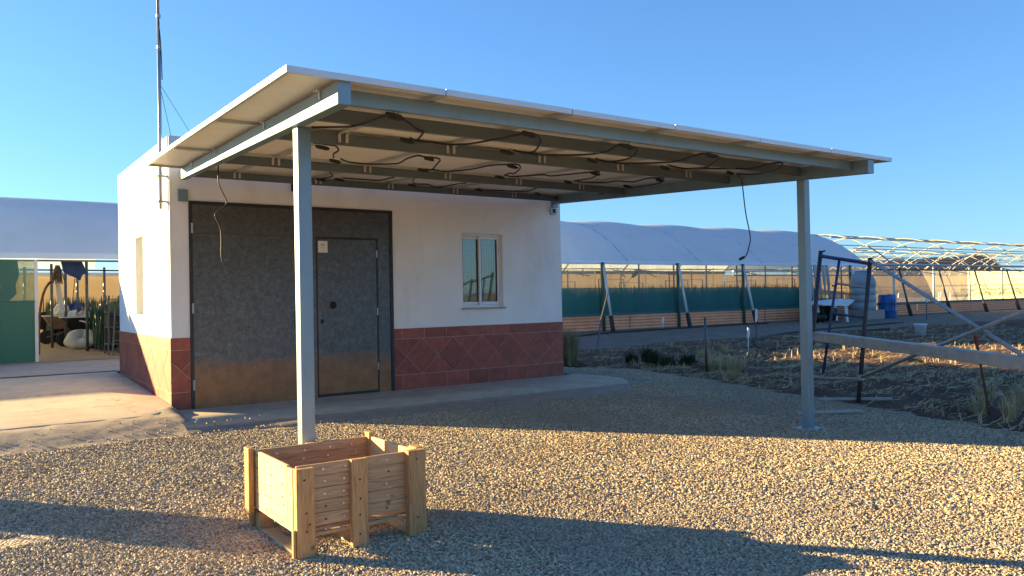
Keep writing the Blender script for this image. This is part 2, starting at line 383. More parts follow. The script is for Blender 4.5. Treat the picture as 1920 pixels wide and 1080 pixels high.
dirty(STEEL, (.16, .12, .085), .55, 6); dirty(GALV, (.12, .07, .04), .5, 9); dirty(P_, (.50, .43, .35), .35, 1.6, (1, 1, .35)); dirty(ROOF, (.4, .4, .4), 0) if 0 else None

# ------------------------------------------------------------------ ground
def gz(x, y):
    """height of the open ground right of the building"""
    z = .34*sm(12.5, 19, y)*sm(9.5, 13, x)
    return z
def sheet(name, x0, x1, y0, y1, step, hf, mat, keep=None, kind='structure', smooth=True):
    nx = max(2, int((x1-x0)/step)); ny = max(2, int((y1-y0)/step)); mb = MB(); idx = {}
    for j in range(ny+1):
        for i in range(nx+1):
            x = x0+(x1-x0)*i/nx; y = y0+(y1-y0)*j/ny
            idx[i, j] = len(mb.v); mb.v.append((x, y, hf(x, y)))
    for j in range(ny):
        for i in range(nx):
            xc = x0+(x1-x0)*(i+.5)/nx; yc = y0+(y1-y0)*(j+.5)/ny
            if keep is None or keep(xc, yc):
                mb.f.append((idx[i,j], idx[i+1,j], idx[i+1,j+1], idx[i,j+1])); mb.mi.append(0)
    o = mb.build(name, mat, None, smooth); o['kind'] = kind; return o
def hland(x, y):
    d = max(0, math.hypot(x, y)-260)
    return -.06 + .30*sm(13, 20, y)*sm(9.5, 14, x)*(1 if y < 60 else 1) + 0.010*d*(vn(x*.004, y*.004)**1.5)*sm(0, 500, d)
mb = MB()
rings = [0, 8, 14, 19, 24, 30, 40, 55, 80, 120, 180, 260, 400, 600, 900, 1300]; na = 72
for r_ in rings:
    for a in range(na):
        x = r_*math.cos(2*math.pi*a/na)+5; y = r_*math.sin(2*math.pi*a/na)+8; mb.v.append((x, y, hland(x, y)))
for i in range(len(rings)-1):
    for a in range(na):
        mb.f.append((i*na+a, i*na+(a+1)%na, (i+1)*na+(a+1)%na, (i+1)*na+a)); mb.mi.append(0)
g = mb.build('ground', LAND, None, True); g['kind'] = 'structure'

def field_edge(y):      # x where gravel yields to field soil
    pts = [(-6, 8.0), (2.9, 8.9), (3.8, 9.2), (4.8, 9.5), (6, 9.9), (7.3, 10.2), (9.5, 10.9), (12.2, 11.5), (13.4, 10.7), (14.2, 9.9), (15.6, 9.3), (19, 9.2)]
    for (a, xa), (b_, xb) in zip(pts, pts[1:]):
        if a <= y <= b_: return xa+(xb-xa)*(y-a)/(b_-a)
    return 9.2
def hgrav(x, y): return .014*(vn(x*1.3, y*1.3)-.5)+.005*(vn(x*4, y*4)-.5) + (.0 if x < 9.6 or y < 12.5 else gz(x, y)*.0)
gravel_bed = sheet('gravel_yard', -12, 11.9, -8, 14.6, .1, lambda x, y: .004+hgrav(x, y), GRAVB,
      keep=lambda x, y: x < field_edge(y)+.25*(vn(x*3, y*3)-.5) and not (x < 9.9 and y > 11.3) and not (x < 2.3 and y > 10.4))

def hfield(x, y):
    e = field_edge(y) if y < 19 else 9.2
    furrow = .035*math.sin((y*.8+x*.10)*2*math.pi/1.0)
    rough = .07*(vn(x*2.3, y*2.3)-.5)+.045*(vn(x*7, y*7)-.5)+.02*(vn(x*17, y*17)-.5)
    k = sm(0, .7, x-e)*(1-sm(14.8, 15.8, y))
    return gz(x, y)-.01+.02*k+(furrow+rough)*k
sheet('field', 8.0, 62, -6, 16.2, .13, hfield, SOIL, keep=lambda x, y: x > field_edge(y)-.25+.25*(vn(x*3, y*3)-.5) and x < 34 or x >= 34)
sheet('dirt_path', 9.12, 80, 15.0, 20.6, .25, lambda x, y: gz(x, y)+.012+.02*(vn(x, y)-.5)-.14*(1-sm(15.2, 15.9, y+.5*(vn(x*.8, 3)-.5))), PATHM)

# concrete yard left of the building, rising to the greenhouse
def yard_z(y):
    if y < 14.8: return .17+.043*(y-11.47)
    return .315+(.33-.315)*sm(14.8, 16, y)
def ledge(x): return 10.80+.10*(vn(x*1.2, 5)-.5)+.05*(vn(x*5, 2)-.5)
mb = MB(); nx = 90
ys = [0, .03, .08, .3, .6, 1, 1.6, 2.4, 3.2, 4.2, 5.15]
for i in range(nx+1):
    x = -14+16.37*i/nx
    cx = sm(1.95, 2.37, x)      # broken corner beside the building drops a little
    for k, dy in enumerate(ys):
        y = ledge(x)+dy+cx*.28*(1-dy/5.15)
        z = yard_z(y)+.006*(vn(x*2, y*2)-.5)
        if k == 0: z = .10
        if k == 1: z -= .004
        mb.v.append((x, y, z))
nk = len(ys)
for i in range(nx):
    for k in range(nk-1):
        mb.f.append((i*nk+k, (i+1)*nk+k, (i+1)*nk+k+1, i*nk+k+1)); mb.mi.append(0)
mb.build('concrete_yard', CONC, None, True, kind='structure')
sheet('yard_threshold', -14, 5.0, 16.02, 20.2, .5, lambda x, y: .33+.0*(y), m_concrete('threshold_concrete', (.33, .28, .23), (.44, .38, .31)))
# rough mortar slope in front of the yard slab and round the corner
def hrough(x, y):
    z = .140*sm(9.6, 10.75, y+.25*(vn(x*1.1, y*.3)-.5))-.004+.012*(vn(x*5, y*5)-.5)+.008*(vn(x*14, y*14)-.5)
    return z+.05*math.exp(-((x-2.33)**2/.03+(y-11.2)**2/.05))-.10*sm(2.3, 2.5, x)
sheet('rough_concrete_apron', -14, 2.60, 9.6, 11.45, .06, hrough, CONCR, keep=lambda x, y: True)
# apron slab along the front of the building: light inner strip and a sloping outer lip
def outer(x):
    y = 9.75-.25*sm(2.5, 4.5, x)-.05*sm(5, 7, x)+.05*(vn(x*2, 1)-.5)
    if x > 8.6: y += (x-8.6)**2*.9
    return y
mb = MB(); n = 110; rows = 7
for i in range(n+1):
    x = 2.24+7.26*i/n; yo = outer(x)+.06*(vn(x*9, 4)-.5); yi = max(yo+.05, 10.06+.06*(vn(x*2.5, 9)-.5)+.04*(vn(x*11, 7)-.5)-.12*(x-2.4)/7)
    for k, (y, z) in enumerate([(yo-.06, -.02), (yo, .012), ((yo+yi)/2, .034), (yi-.012, .052), (yi, .086), ((yi+11.5)/2, .090), (11.46, .094)]):
        mb.v.append((x, y, z+.006*(vn(x*3, y*3)-.5)))
for i in range(n):
    for k in range(rows-1):
        mb.f.append((i*rows+k, (i+1)*rows+k, (i+1)*rows+k+1, i*rows+k+1)); mb.mi.append(0 if k >= 3 else 1)
mb.build('front_slab', [CONC, CONCR], None, True, kind='structure')
mb = MB(); mb.cm = 0
mb.poly([(9.12, 11.6, .088), (9.12, 10.3, .085), (9.45, 10.25, .06), (9.95, 10.75, .03), (10.0, 11.3, .03), (9.6, 11.6, .06)], (0, 0, -.12))
mb.build('corner_slab', CONC, None, kind='structure')

# crushed stone: instanced pebbles (stuff)
def pebbles(name, pts_poly, dens, seed, smin, smax, hf=None):
    mb = MB()
    x0, x1, y0, y1 = pts_poly; st = .25
    nx = int((x1-x0)/st); ny = int((y1-y0)/st)
    for j in range(ny):
        for i in range(nx):
            xa = x0+i*st; ya = y0+j*st; xc = xa+st/2; yc = ya+st/2
            if not hf(xc, yc): continue
            z = [.006+hgrav(a, b_) for a, b_ in ((xa, ya), (xa+st, ya), (xa+st, ya+st), (xa, ya+st))]
            mb.quad((xa, ya, z[0]), (xa+st, ya, z[1]), (xa+st, ya+st, z[2]), (xa, ya+st, z[3]))
    o = mb.build(name, GRAV, None, kind='stuff')
    ng = bpy.data.node_groups.new(name, 'GeometryNodeTree')
    ng.interface.new_socket('Geometry', in_out='INPUT', socket_type='NodeSocketGeometry')
    ng.interface.new_socket('Geometry', in_out='OUTPUT', socket_type='NodeSocketGeometry')
    nd = ng.nodes; lk = ng.links
    gi = nd.new('NodeGroupInput'); go = nd.new('NodeGroupOutput')
    dp = nd.new('GeometryNodeDistributePointsOnFaces'); dp.inputs['Density'].default_value = dens; dp.inputs['Seed'].default_value = seed
    lk.new(gi.outputs[0], dp.inputs['Mesh'])
    ico = nd.new('GeometryNodeMeshIcoSphere'); ico.inputs['Radius'].default_value = 1; ico.inputs['Subdivisions'].default_value = 1
    sp = nd.new('GeometryNodeSetPosition'); lk.new(ico.outputs[0], sp.inputs['Geometry'])
    nv = nd.new('FunctionNodeRandomValue'); nv.data_type = 'FLOAT_VECTOR'; nv.inputs[0].default_value = (-.33,)*3; nv.inputs[1].default_value = (.33,)*3
    nv.inputs['Seed'].default_value = seed+5
    lk.new(nv.outputs[0], sp.inputs['Offset'])
    sm_ = nd.new('GeometryNodeSetMaterial'); sm_.inputs['Material'].default_value = GRAV; lk.new(sp.outputs[0], sm_.inputs[0])
    ip = nd.new('GeometryNodeInstanceOnPoints'); lk.new(dp.outputs['Points'], ip.inputs['Points']); lk.new(sm_.outputs[0], ip.inputs['Instance'])
    rr = nd.new('FunctionNodeRandomValue'); rr.data_type = 'FLOAT_VECTOR'; rr.inputs[0].default_value = (-.5, -.5, 0); rr.inputs[1].default_value = (.5, .5, 6.283); lk.new(rr.outputs[0], ip.inputs['Rotation'])
    rs = nd.new('FunctionNodeRandomValue'); rs.data_type = 'FLOAT_VECTOR'; rs.inputs[0].default_value = (smin, smin*.8, smin*.55); rs.inputs[1].default_value = (smax, smax*.8, smax*.6); rs.inputs['Seed'].default_value = seed+2; lk.new(rs.outputs[0], ip.inputs['Scale'])
    rf = nd.new('FunctionNodeRandomValue'); rf.data_type = 'FLOAT'; rf.inputs['Seed'].default_value = seed+3
    sa = nd.new('GeometryNodeStoreNamedAttribute'); sa.domain = 'INSTANCE'; sa.data_type = 'FLOAT'; sa.inputs['Name'].default_value = 'rnd'
    lk.new(ip.outputs[0], sa.inputs['Geometry'])
    out_r = [s for s in rf.outputs if s.enabled][0]
    val = [s for s in sa.inputs if s.enabled and s.name == 'Value'][0]
    lk.new(out_r, val)
    lk.new(sa.outputs[0], go.inputs[0])
    md = o.modifiers.new('scatter', 'NODES'); md.node_group = ng
    return o
def in_view(x, y):      # rough wedge that the photograph can see, with a margin
    a = math.degrees(math.atan2(x, y)); return -8 < a < 76
def on_gravel(x, y):
    if not in_view(x, y): return False
    if x < 2.55: return y < 9.75
    if x < 9.5: return y < outer(x)-.05 and x < field_edge(y)
    return x < field_edge(y) and not (x < 10.1 and y > 10.1)
pebbles('gravel_stones', (-1.5, 9,   .8, 6.25), 4700, 1, .0048, .0150, lambda x, y: on_gravel(x, y) and math.hypot(x, y) < 6.2)
pebbles('gravel_stones', (-1.5, 12.0, .8, 14), 2500, 11, .006, .0165, lambda x, y: on_gravel(x, y) and math.hypot(x, y) >= 6.2)

mb = MB(); rnd = random.Random(11)
for i in range(620):
    x = rnd.uniform(-.5, 9.4)
    if x < 2.3: y = 9.75+abs(rnd.gauss(0, .35)); z = hrough(x, y)
    else: y = outer(x)+abs(rnd.gauss(0, .22)); z = .02 if y < 10 else .092
    if y > 11.3: continue
    r_ = rnd.uniform(.006, .015); a = rnd.uniform(0, 3)
    P = [(r_*math.cos(a+k*2.1)*rnd.uniform(.7, 1.2), r_*math.sin(a+k*2.1)*rnd.uniform(.7, 1.2)) for k in range(3)]
    n = len(mb.v); mb.v += [(x+p[0], y+p[1], z-.002) for p in P]+[(x+p[0]*.5, y+p[1]*.6, z+r_*.9) for p in P]
    for f in ((0,2,1), (3,4,5), (0,1,4,3), (1,2,5,4), (2,0,3,5)): mb.f.append(tuple(n+k for k in f)); mb.mi.append(0)
mb.build('loose_stones', basic('loose_stone', (.30, .24, .16), (.50, .42, .30), 40, .9), None, kind='stuff')

# ------------------------------------------------------------------ building
XL, XR, YF, YB, ZT = 2.389, 9.125, 11.47, 15.55, 3.82
bld = thing('block_building', 'white rendered block building with dark red tiled base and grey steel gate', 'building', (5.7, 13.5, 0.09))
D0, D1, DZ = 2.634, 5.705, 2.945            # gate opening
W0, W1, WZ0, WZ1 = 7.005, 7.828, 1.375, 2.632  # window opening
T = .26
mb = MB()
mb.box(XL, D0, YF, YF+T, 0, ZT); mb.box(D0, D1, YF, YF+T, DZ, ZT); mb.box(D1, W0, YF, YF+T, 0, ZT)
mb.box(W0, W1, YF, YF+T, 0, WZ0); mb.box(W0, W1, YF, YF+T, WZ1, ZT); mb.box(W1, XR, YF, YF+T, 0, ZT)
mb.build('front_wall', P_, bld)
mb = MB(); a0, a1 = 13.34, 13.98
mb.box(XL+.001, XL+T, YF+T, a0, 0, ZT-.001); mb.box(XL+.001, XL+T, a0, a1, 0, 1.37); mb.box(XL+.001, XL+T, a0, a1, 2.60, ZT-.001); mb.box(XL+.001, XL+T, a1, YB, 0, ZT-.001)
mb.build('side_wall', P_, bld)
MB().box(XR-T, XR-.001, YF+T, YB, 0, ZT-.001).build('side_wall', P_, bld)
MB().box(XL+T, XR-T, YB-T, YB-.001, 0, ZT-.001).build('back_wall', P_, bld)
MB().box(XL+T, XR-T, YF+T, YB-T, 3.45, 3.6).build('roof', CONC, bld)
mb = MB(); mb.box(XL-.0, XL+.022, YF-.004, YF-.0005, 1.08, ZT-.02); mb.build('corner_sun_strip', basic('painted_corner_sunlight', (.8, .8, .78)), bld)  # pale strip painted in for the line of sunlight along the corner
# side window: frame deep in the wall
sw = MB().box(XL+.16, XL+.20, a0, a1, 1.37, 2.60).build('side_window', WHITEAL, bld)
MB().box(XL+.15, XL+.155, a0+.06, a1-.06, 1.43, 2.54).build('pane', GLASS, sw)
MB().box(XL-.015, XL+.15, a0-.02, a1+.02, 1.345, 1.372).build('sill', P_, sw)
# grout bed of the tiled base
ZB = .06; Z1 = .331; Z2 = .905; Z3 = 1.072
mb = MB()
mb.box(XL-.006, D0-.002, YF-.006, YF+.0, ZB-.05, Z3); mb.box(D1+.002, XR+.006, YF-.006, YF, ZB-.05, Z3)
mb.box(XL-.006, XL, YF, YB, ZB-.05, Z3); mb.box(XR, XR+.006, YF, YB, ZB-.05, Z3)
mb.build('tile_grout', GROUT, bld, kind='stuff')
def clip_poly(poly, x0, x1):
    for lim, sgn in ((x0, 1), (x1, -1)):
        out = []
        for i in range(len(poly)):
            p = poly[i]; q = poly[(i+1) % len(poly)]; ip = (p[0]-lim)*sgn >= 0; iq = (q[0]-lim)*sgn >= 0
            if ip: out.append(p)
            if ip != iq:
                t = (lim-p[0])/(q[0]-p[0]); out.append((lim, p[1]+(q[1]-p[1])*t))
        poly = out
        if len(poly) < 3: return []
    return poly
def shrink(poly, g):
    cx = sum(p[0] for p in poly)/len(poly); cy = sum(p[1] for p in poly)/len(poly); n = len(poly); out = []
    ar = sum(poly[i][0]*poly[(i+1)%n][1]-poly[(i+1)%n][0]*poly[i][1] for i in range(n))
    if ar < 0: poly = poly[::-1]
    for i in range(n):
        p0 = Vector(poly[i-1]); p = Vector(poly[i]); p1 = Vector(poly[(i+1)%n])
        d0 = (p-p0).normalized(); d1 = (p1-p).normalized(); n0 = Vector((-d0.y, d0.x)); n1 = Vector((-d1.y, d1.x))
        k = 1+n0.dot(n1)
        out.append(p+(n0+n1)*(g/max(k, .3)))
    return [tuple(q) for q in out]
def tiles(x0, x1, joints, ap0, apstep, place):
    polys = []
    for z0, z1, off in ((ZB, Z1, .0), (Z2, Z3, .0)):
        js = [x0]+[j for j in joints if x0+.03 < j < x1-.03]+[x1]
        for a, b_ in zip(js, js[1:]): polys.append([(a, z0), (b_, z0), (b_, z1), (a, z1)])
    k0 = int((x0-ap0)/apstep)-2; k1 = int((x1-ap0)/apstep)+2; zm = (Z1+Z2)/2; h = apstep/2
    for k in range(k0, k1+1):
        c = ap0+k*apstep
        polys.append([(c-h, zm), (c, Z1), (c+h, zm), (c, Z2)])
        polys.append([(c, Z1), (c+apstep, Z1), (c+h, zm)]); polys.append([(c, Z2), (c+h, zm), (c+apstep, Z2)])
    for p in polys:
        p = clip_poly(p, x0, x1)
        if len(p) < 3: continue
        ar = abs(sum(p[i][0]*p[(i+1)%len(p)][1]-p[(i+1)%len(p)][0]*p[i][1] for i in range(len(p))))/2
        if ar < .0015: continue
        p = shrink(p, .0038)
        e = random.uniform(-.0008, .0008)
        mb = MB(); pts, d = place(p, .004+e); mb.poly(pts, d); mb.build('tile', TILE, bld)
jr = [5.85+.4105*k for k in range(8)]
tiles(D1+.004, XR+.006, jr, 6.216, .5795, lambda p, d: ([(x, YF-.006, z) for x, z in p], (0, -d, 0)))
tiles(XL-.006, D0-.004, [], 2.80, .5795, lambda p, d: ([(x, YF-.006, z) for x, z in p], (0, -d, 0)))
tiles(YF-.012, YB, [YF+.41*k for k in range(1, 10)], YF+.16, .5795, lambda p, d: ([(XL-.006, x, z) for x, z in p], (-d, 0, 0)))

# the gate
gate = MB().box(D0, D0+.045, YF-.025, YF+.05, .07, DZ).box(D1-.05, D1, YF-.025, YF+.05, .07, DZ).box(D0+.045, D1-.05, YF-.025, YF+.05, DZ-.045, DZ).build('gate', BLKFR, bld)
yg = YF+.0
MB().box(D0+.047, 4.150, yg-.02, yg+.01, .085, 2.50).build('sliding_leaf', DOOR, gate)
MB().box(D0+.047, 4.150, yg-.018, yg+.01, 2.504, DZ-.047).build('leaf_upper_sheet', DOOR, gate)
MB().box(4.154, 4.178, yg-.012, yg+.01, .075, DZ-.046).build('meeting_strip', BLKFR, gate)
MB().box(4.180, D1-.052, yg-.010, yg+.02, 2.500, DZ-.047).build('fixed_upper_sheet', DOOR, gate)
MB().box(5.450, D1-.052, yg-.010, yg+.02, .075, 2.498).build('fixed_side_sheet', DOOR, gate)
MB().box(4.180, 4.435, yg-.010, yg+.02, .075, 2.498).build('fixed_side_sheet', DOOR, gate)
ad = MB().box(4.462, 5.420, yg-.006, yg+.03, .135, 2.470).build('access_door', DOOR, gate)
MB().box(4.437, 4.460, yg-.004, yg+.04, .075, 2.498).box(5.422, 5.448, yg-.004, yg+.04, .075, 2.498).box(4.460, 5.422, yg-.004, yg+.04, 2.472, 2.498).box(4.460, 5.422, yg-.014, yg+.04, .075, .133).build('access_door_frame', BLKFR, gate)
mb = MB(); mb.lathe((0, 0, 0), [(.055, 0), (.055, .008), (.040, .010), (.022, .016), (.022, .035), (.034, .045), (.036, .058), (.022, .068)], 14)
mb.v = [(4.70+x, yg-.006-z, 1.47+y) for x, y, z in mb.v]; mb.build('door_knob', BLK, gate, True)
mb = MB().box(4.50, 4.545, yg-.016, yg-.006, 1.20, 1.26); mb.build('lock_plate', BLK, gate)
for k in range(4):      # rivets / bolts down the leaf edge
    MB().box(4.115, 4.127, yg-.024, yg-.0195, .45+.55*k, .462+.55*k).build('bolt', STEELD, gate)
sg = MB().box(4.475, 4.625, yg-.0095, yg-.0065, 2.265, 2.440).build('paper_notice', PAPER, None); tag(sg, 'small white paper notice stuck on top corner of the grey access door', 'notice')
mb = MB()
for (a, b_, c, d) in ((4.52, 4.575, 2.385, 2.392), (4.515, 4.58, 2.37, 2.376), (4.515, 4.53, 2.335, 2.342), (4.56, 4.575, 2.335, 2.342), (4.525, 4.57, 2.30, 2.303)): mb.box(a, b_, yg-.0102, yg-.0098, c, d)
mb.build('print', INK, sg, kind='stuff')

for z in (.45, 1.30, 2.20):
    MB().lathe((5.428, yg-.016, z), [(.011, 0), (.011, .11)], 8).build('hinge', STEELD, gate)
for z in (.35, 1.4, 2.5):
    MB().lathe((2.672, yg-.028, z), [(.014, 0), (.014, .14)], 8).build('hinge', STEELD, gate)
MB().box(4.095, 4.135, yg-.030, yg-.0205, 1.15, 1.40).build('pull_handle', BLK, gate)
# front window: two white sliding sashes
fy = YF+.10
mb = MB(); mb.box(W0, W0+.03, fy-.04, fy+.05, WZ0, WZ1); mb.box(W1-.03-.0, W1, fy-.04, fy+.05, WZ0, WZ1); mb.box(W0+.03, W1-.03, fy-.04, fy+.05, WZ1-.035, WZ1); mb.box(W0+.03, W1-.03, fy-.04, fy+.05, WZ0, WZ0+.04)
win = mb.build('window', WHITEAL, bld, bevel=.003)
def sash(x0, x1, y):
    t = .045; z0 = WZ0+.042; z1 = WZ1-.037
    MB().box(x0, x0+t, y, y+.03, z0, z1).box(x1-t, x1, y, y+.03, z0, z1).box(x0+t, x1-t, y, y+.03, z0, z0+.055).box(x0+t, x1-t, y, y+.03, z1-.05, z1).build('sash', WHITEAL, win, bevel=.003)
    MB().box(x0+t, x1-t, y+.012, y+.016, z0+.055, z1-.05).build('pane', GLASS, win)
    MB().box(x0+t-.004, x0+t, y-.002, y+.002, z0+.05, z1-.045).build('gasket', BLK, win)
    MB().box(x1-t-.012, x1-t+.001, y-.003, y+.004, z0+.05, z1-.045).build('gasket', BLK, win)
sash(W0+.032, 7.425, fy+.008); sash(7.385, W1-.032, fy-.030)
MB().box(W0+.03, W1-.03, fy+.075, fy+.08, WZ0, WZ1).build('curtain', CURT, win)
MB().box(W0-.03, W1+.03, YF-.045, fy-.04, WZ0-.028, WZ0-.001).build('window_sill', CONC, bld, bevel=.003)
MB().box(XL+T, XR-T, YF+.9, YF+.92, .1, 3.4).build('inner_wall', basic('dark_interior', (.05, .05, .05)), bld)

# lamp over the gate and box by the corner, each fixed on the wall
o = thing('wall_floodlight', 'small white and black floodlight high on the wall over the gate', 'lamp', (4.11, YF-.02, 3.2))
MB().box(4.06, 4.17, YF-.10, YF-.045, 3.15, 3.27).build('lamp_housing', BLK, o, bevel=.006); MB().box(4.085, 4.165, YF-.108, YF-.1, 3.17, 3.25).build('lens', WHITEP, o); MB().box(4.10, 4.13, YF-.045, YF, 3.20, 3.23).build('bracket', BLK, o)
o = thing('junction_box', 'small grey electric box on the wall under the right beam end', 'electric box', (8.95, YF-.03, 3.05))
MB().box(8.88, 9.00, YF-.06, YF-.001, 3.03, 3.15).build('box_body', STEELD, o, bevel=.006); MB().box(8.905, 8.975, YF-.066, YF-.06, 3.05, 3.13).build('box_lid', BLK, o)
MB().box(8.935, 8.945, YF-.063, YF-.06, 3.10, 3.11).build('screw', STEELD, o)

# mast on the side wall
mast = thing('antenna_mast', 'tall thin steel mast clamped to the side wall of the white building', 'mast', (2.31, 11.62, 2.83))
MB().tube([(2.315, 11.62, 2.83), (2.315, 11.62, 5.0)], .024, 10).build('lower_tube', PIPE, mast, True)
MB().tube([(2.315, 11.62, 5.0), (2.30, 11.62, 7.6)], .019, 10).build('upper_tube', PIPE, mast, True)
MB().tube([(2.35, 11.61, 4.6), (2.335, 11.60, 5.1), (2.30, 11.60, 5.6), (2.335, 11.6, 6.2), (2.30, 11.6, 7.5)], .007, 5, smooth_pts=4).build('cable', BLK, mast)
for z in (5.02, 5.45): MB().lathe((2.315, 11.62, z), [(.03, 0), (.03, .04)], 10).build('collar', STEELD, mast)
for z in (2.93, 3.28):
    MB().box(2.27, 2.40, 11.58, 11.60, z-.012, z+.012).box(2.25, 2.40, 11.645, 11.66, z-.01, z+.01).build('wall_bracket', STEELD, mast)
for tx, ty in ((2.75, 12.6), (3.25, 12.6)):
    MB().tube([(2.315, 11.62, 4.55), (tx, ty, 3.6)], .004, 5).build('guy_wire', basic('green_wire', (.03, .12, .13)), mast)

# ------------------------------------------------------------------ solar canopy
SL = (3.345-2.875)/6.7
def KP(u, y, h=0):
    v = (y-4.5)/6.7
    xl = 1.58+.47*v; xr = 8.0+1.1*v
    return Vector((xl+(xr-xl)*u, y, 2.875+SL*(y-4.5)+h))
can = thing('solar_canopy', 'blue grey steel canopy roofed with solar panels in front of the white building', 'canopy', (5, 5.48, 0))
def slopebar(a, b_, wd, h0, h1, name, mat=STEEL, bevel=.004):
    """box section between plan points a, b with top/bottom offsets from the panel plane"""
    a = Vector((a[0], a[1], 0)); b_ = Vector((b_[0], b_[1], 0)); d = (b_-a).normalized(); r = Vector((d.y, -d.x, 0))*wd/2
    def z(y, h): return 2.875+SL*(y-4.5)+h
    P = []
    for h in (h0, h1):
        for q in (a-r, a+r, b_+r, b_-r): P.append((q.x, q.y, z(q.y, h)))
    return MB().hexa(P).build(name, mat, can, bevel=bevel)
BL0, BL1 = (1.955, 4.535), (2.560, 11.40); BR0, BR1 = (7.655, 4.535), (8.975, 11.40)
slopebar(BL0, BL1, .085, -.142, -.002, 'side_beam'); slopebar(BR0, BR1, .085, -.142, -.002, 'side_beam')
def xl_at(y): return BL0[0]+(BL1[0]-BL0[0])*(y-4.535)/(BL1[1]-4.535)
def xr_at(y): return BR0[0]+(BR1[0]-BR0[0])*(y-4.535)/(BR1[1]-4.535)
PY = [4.77, 5.47, 6.66, 9.08, 11.27]
for y in PY:
    slopebar((xl_at(y)+.046, y), (xr_at(y)-.046, y), .05, -.098 if y < 5 else -.104, -.002, 'purlin', STEEL if y < 5 else STEEL_SHADED)
for x, y in ((2.10, 5.66), (7.865, 5.48)):
    p = MB().box(x-.05, x+.05, y-.05, y+.05, .012, 2.875+SL*(y-4.5)-.1445).build('post', STEEL, can, bevel=.005)
    MB().box(x-.14, x+.14, y-.12, y+.12, .002, .014).build('base_plate', STEELD, p)
    for dx in (-.11, .11):
        for dy in (-.09, .09): MB().lathe((x+dx, y+dy, .014), [(.014, 0), (.014, .012), (.008, .012), (.008, .03)], 6).build('bolt', STEELD, p)
# wall plates
MB().box(2.50, 2.62, YF-.055, YF-.002, 2.93, 3.09).build('wall_plate', STEEL, can); MB().box(8.91, 9.03, YF-.055, YF-.002, 3.155, 3.30).build('wall_plate', STEEL, can)
rows_y = [4.5, 6.74, 9.02, 11.30]
for r_ in range(3):
    for k in range(6):
        y0, y1 = rows_y[r_]+.006, rows_y[r_+1]-.006; u0 = k/6+.0005; u1 = (k+1)/6-.0005
        dh = .0015*((k+r_) % 2)
        def Q(s, t, h): return KP(u0+(u1-u0)*s, y0+(y1-y0)*t, h+dh)
        e = .030; es = e/1.1; et = e/(y1-y0)
        def fb(s0, s1, t0, t1, h0, h1): return [Q(s0,t0,h0), Q(s1,t0,h0), Q(s1,t1,h0), Q(s0,t1,h0), Q(s0,t0,h1), Q(s1,t0,h1), Q(s1,t1,h1), Q(s0,t1,h1)]
        w_ = .011/1.1; wt = .011/(y1-y0)
        mb = MB(); mb.hexa(fb(0, w_, 0, 1, 0, .040)); mb.hexa(fb(1-w_, 1, 0, 1, 0, .040)); mb.hexa(fb(w_, 1-w_, 0, wt, 0, .040)); mb.hexa(fb(w_, 1-w_, 1-wt, 1, 0, .040))
        mb.hexa(fb(w_, es, wt, 1-wt, 0, .002)); mb.hexa(fb(1-es, 1-w_, wt, 1-wt, 0, .002)); mb.hexa(fb(es, 1-es, wt, et, 0, .002)); mb.hexa(fb(es, 1-es, 1-et, 1-wt, 0, .002))
        pn = mb.build('solar_panel', ALU, can)
        mb = MB(); mb.cm = 0; P = fb(w_, 1-w_, wt, 1-wt, .030, .037); mb.hexa(P); mb.mi = [1 if i == 1 else 0 for i in range(6)]
        mb.build('laminate', [BACK, PVGLASS], pn)
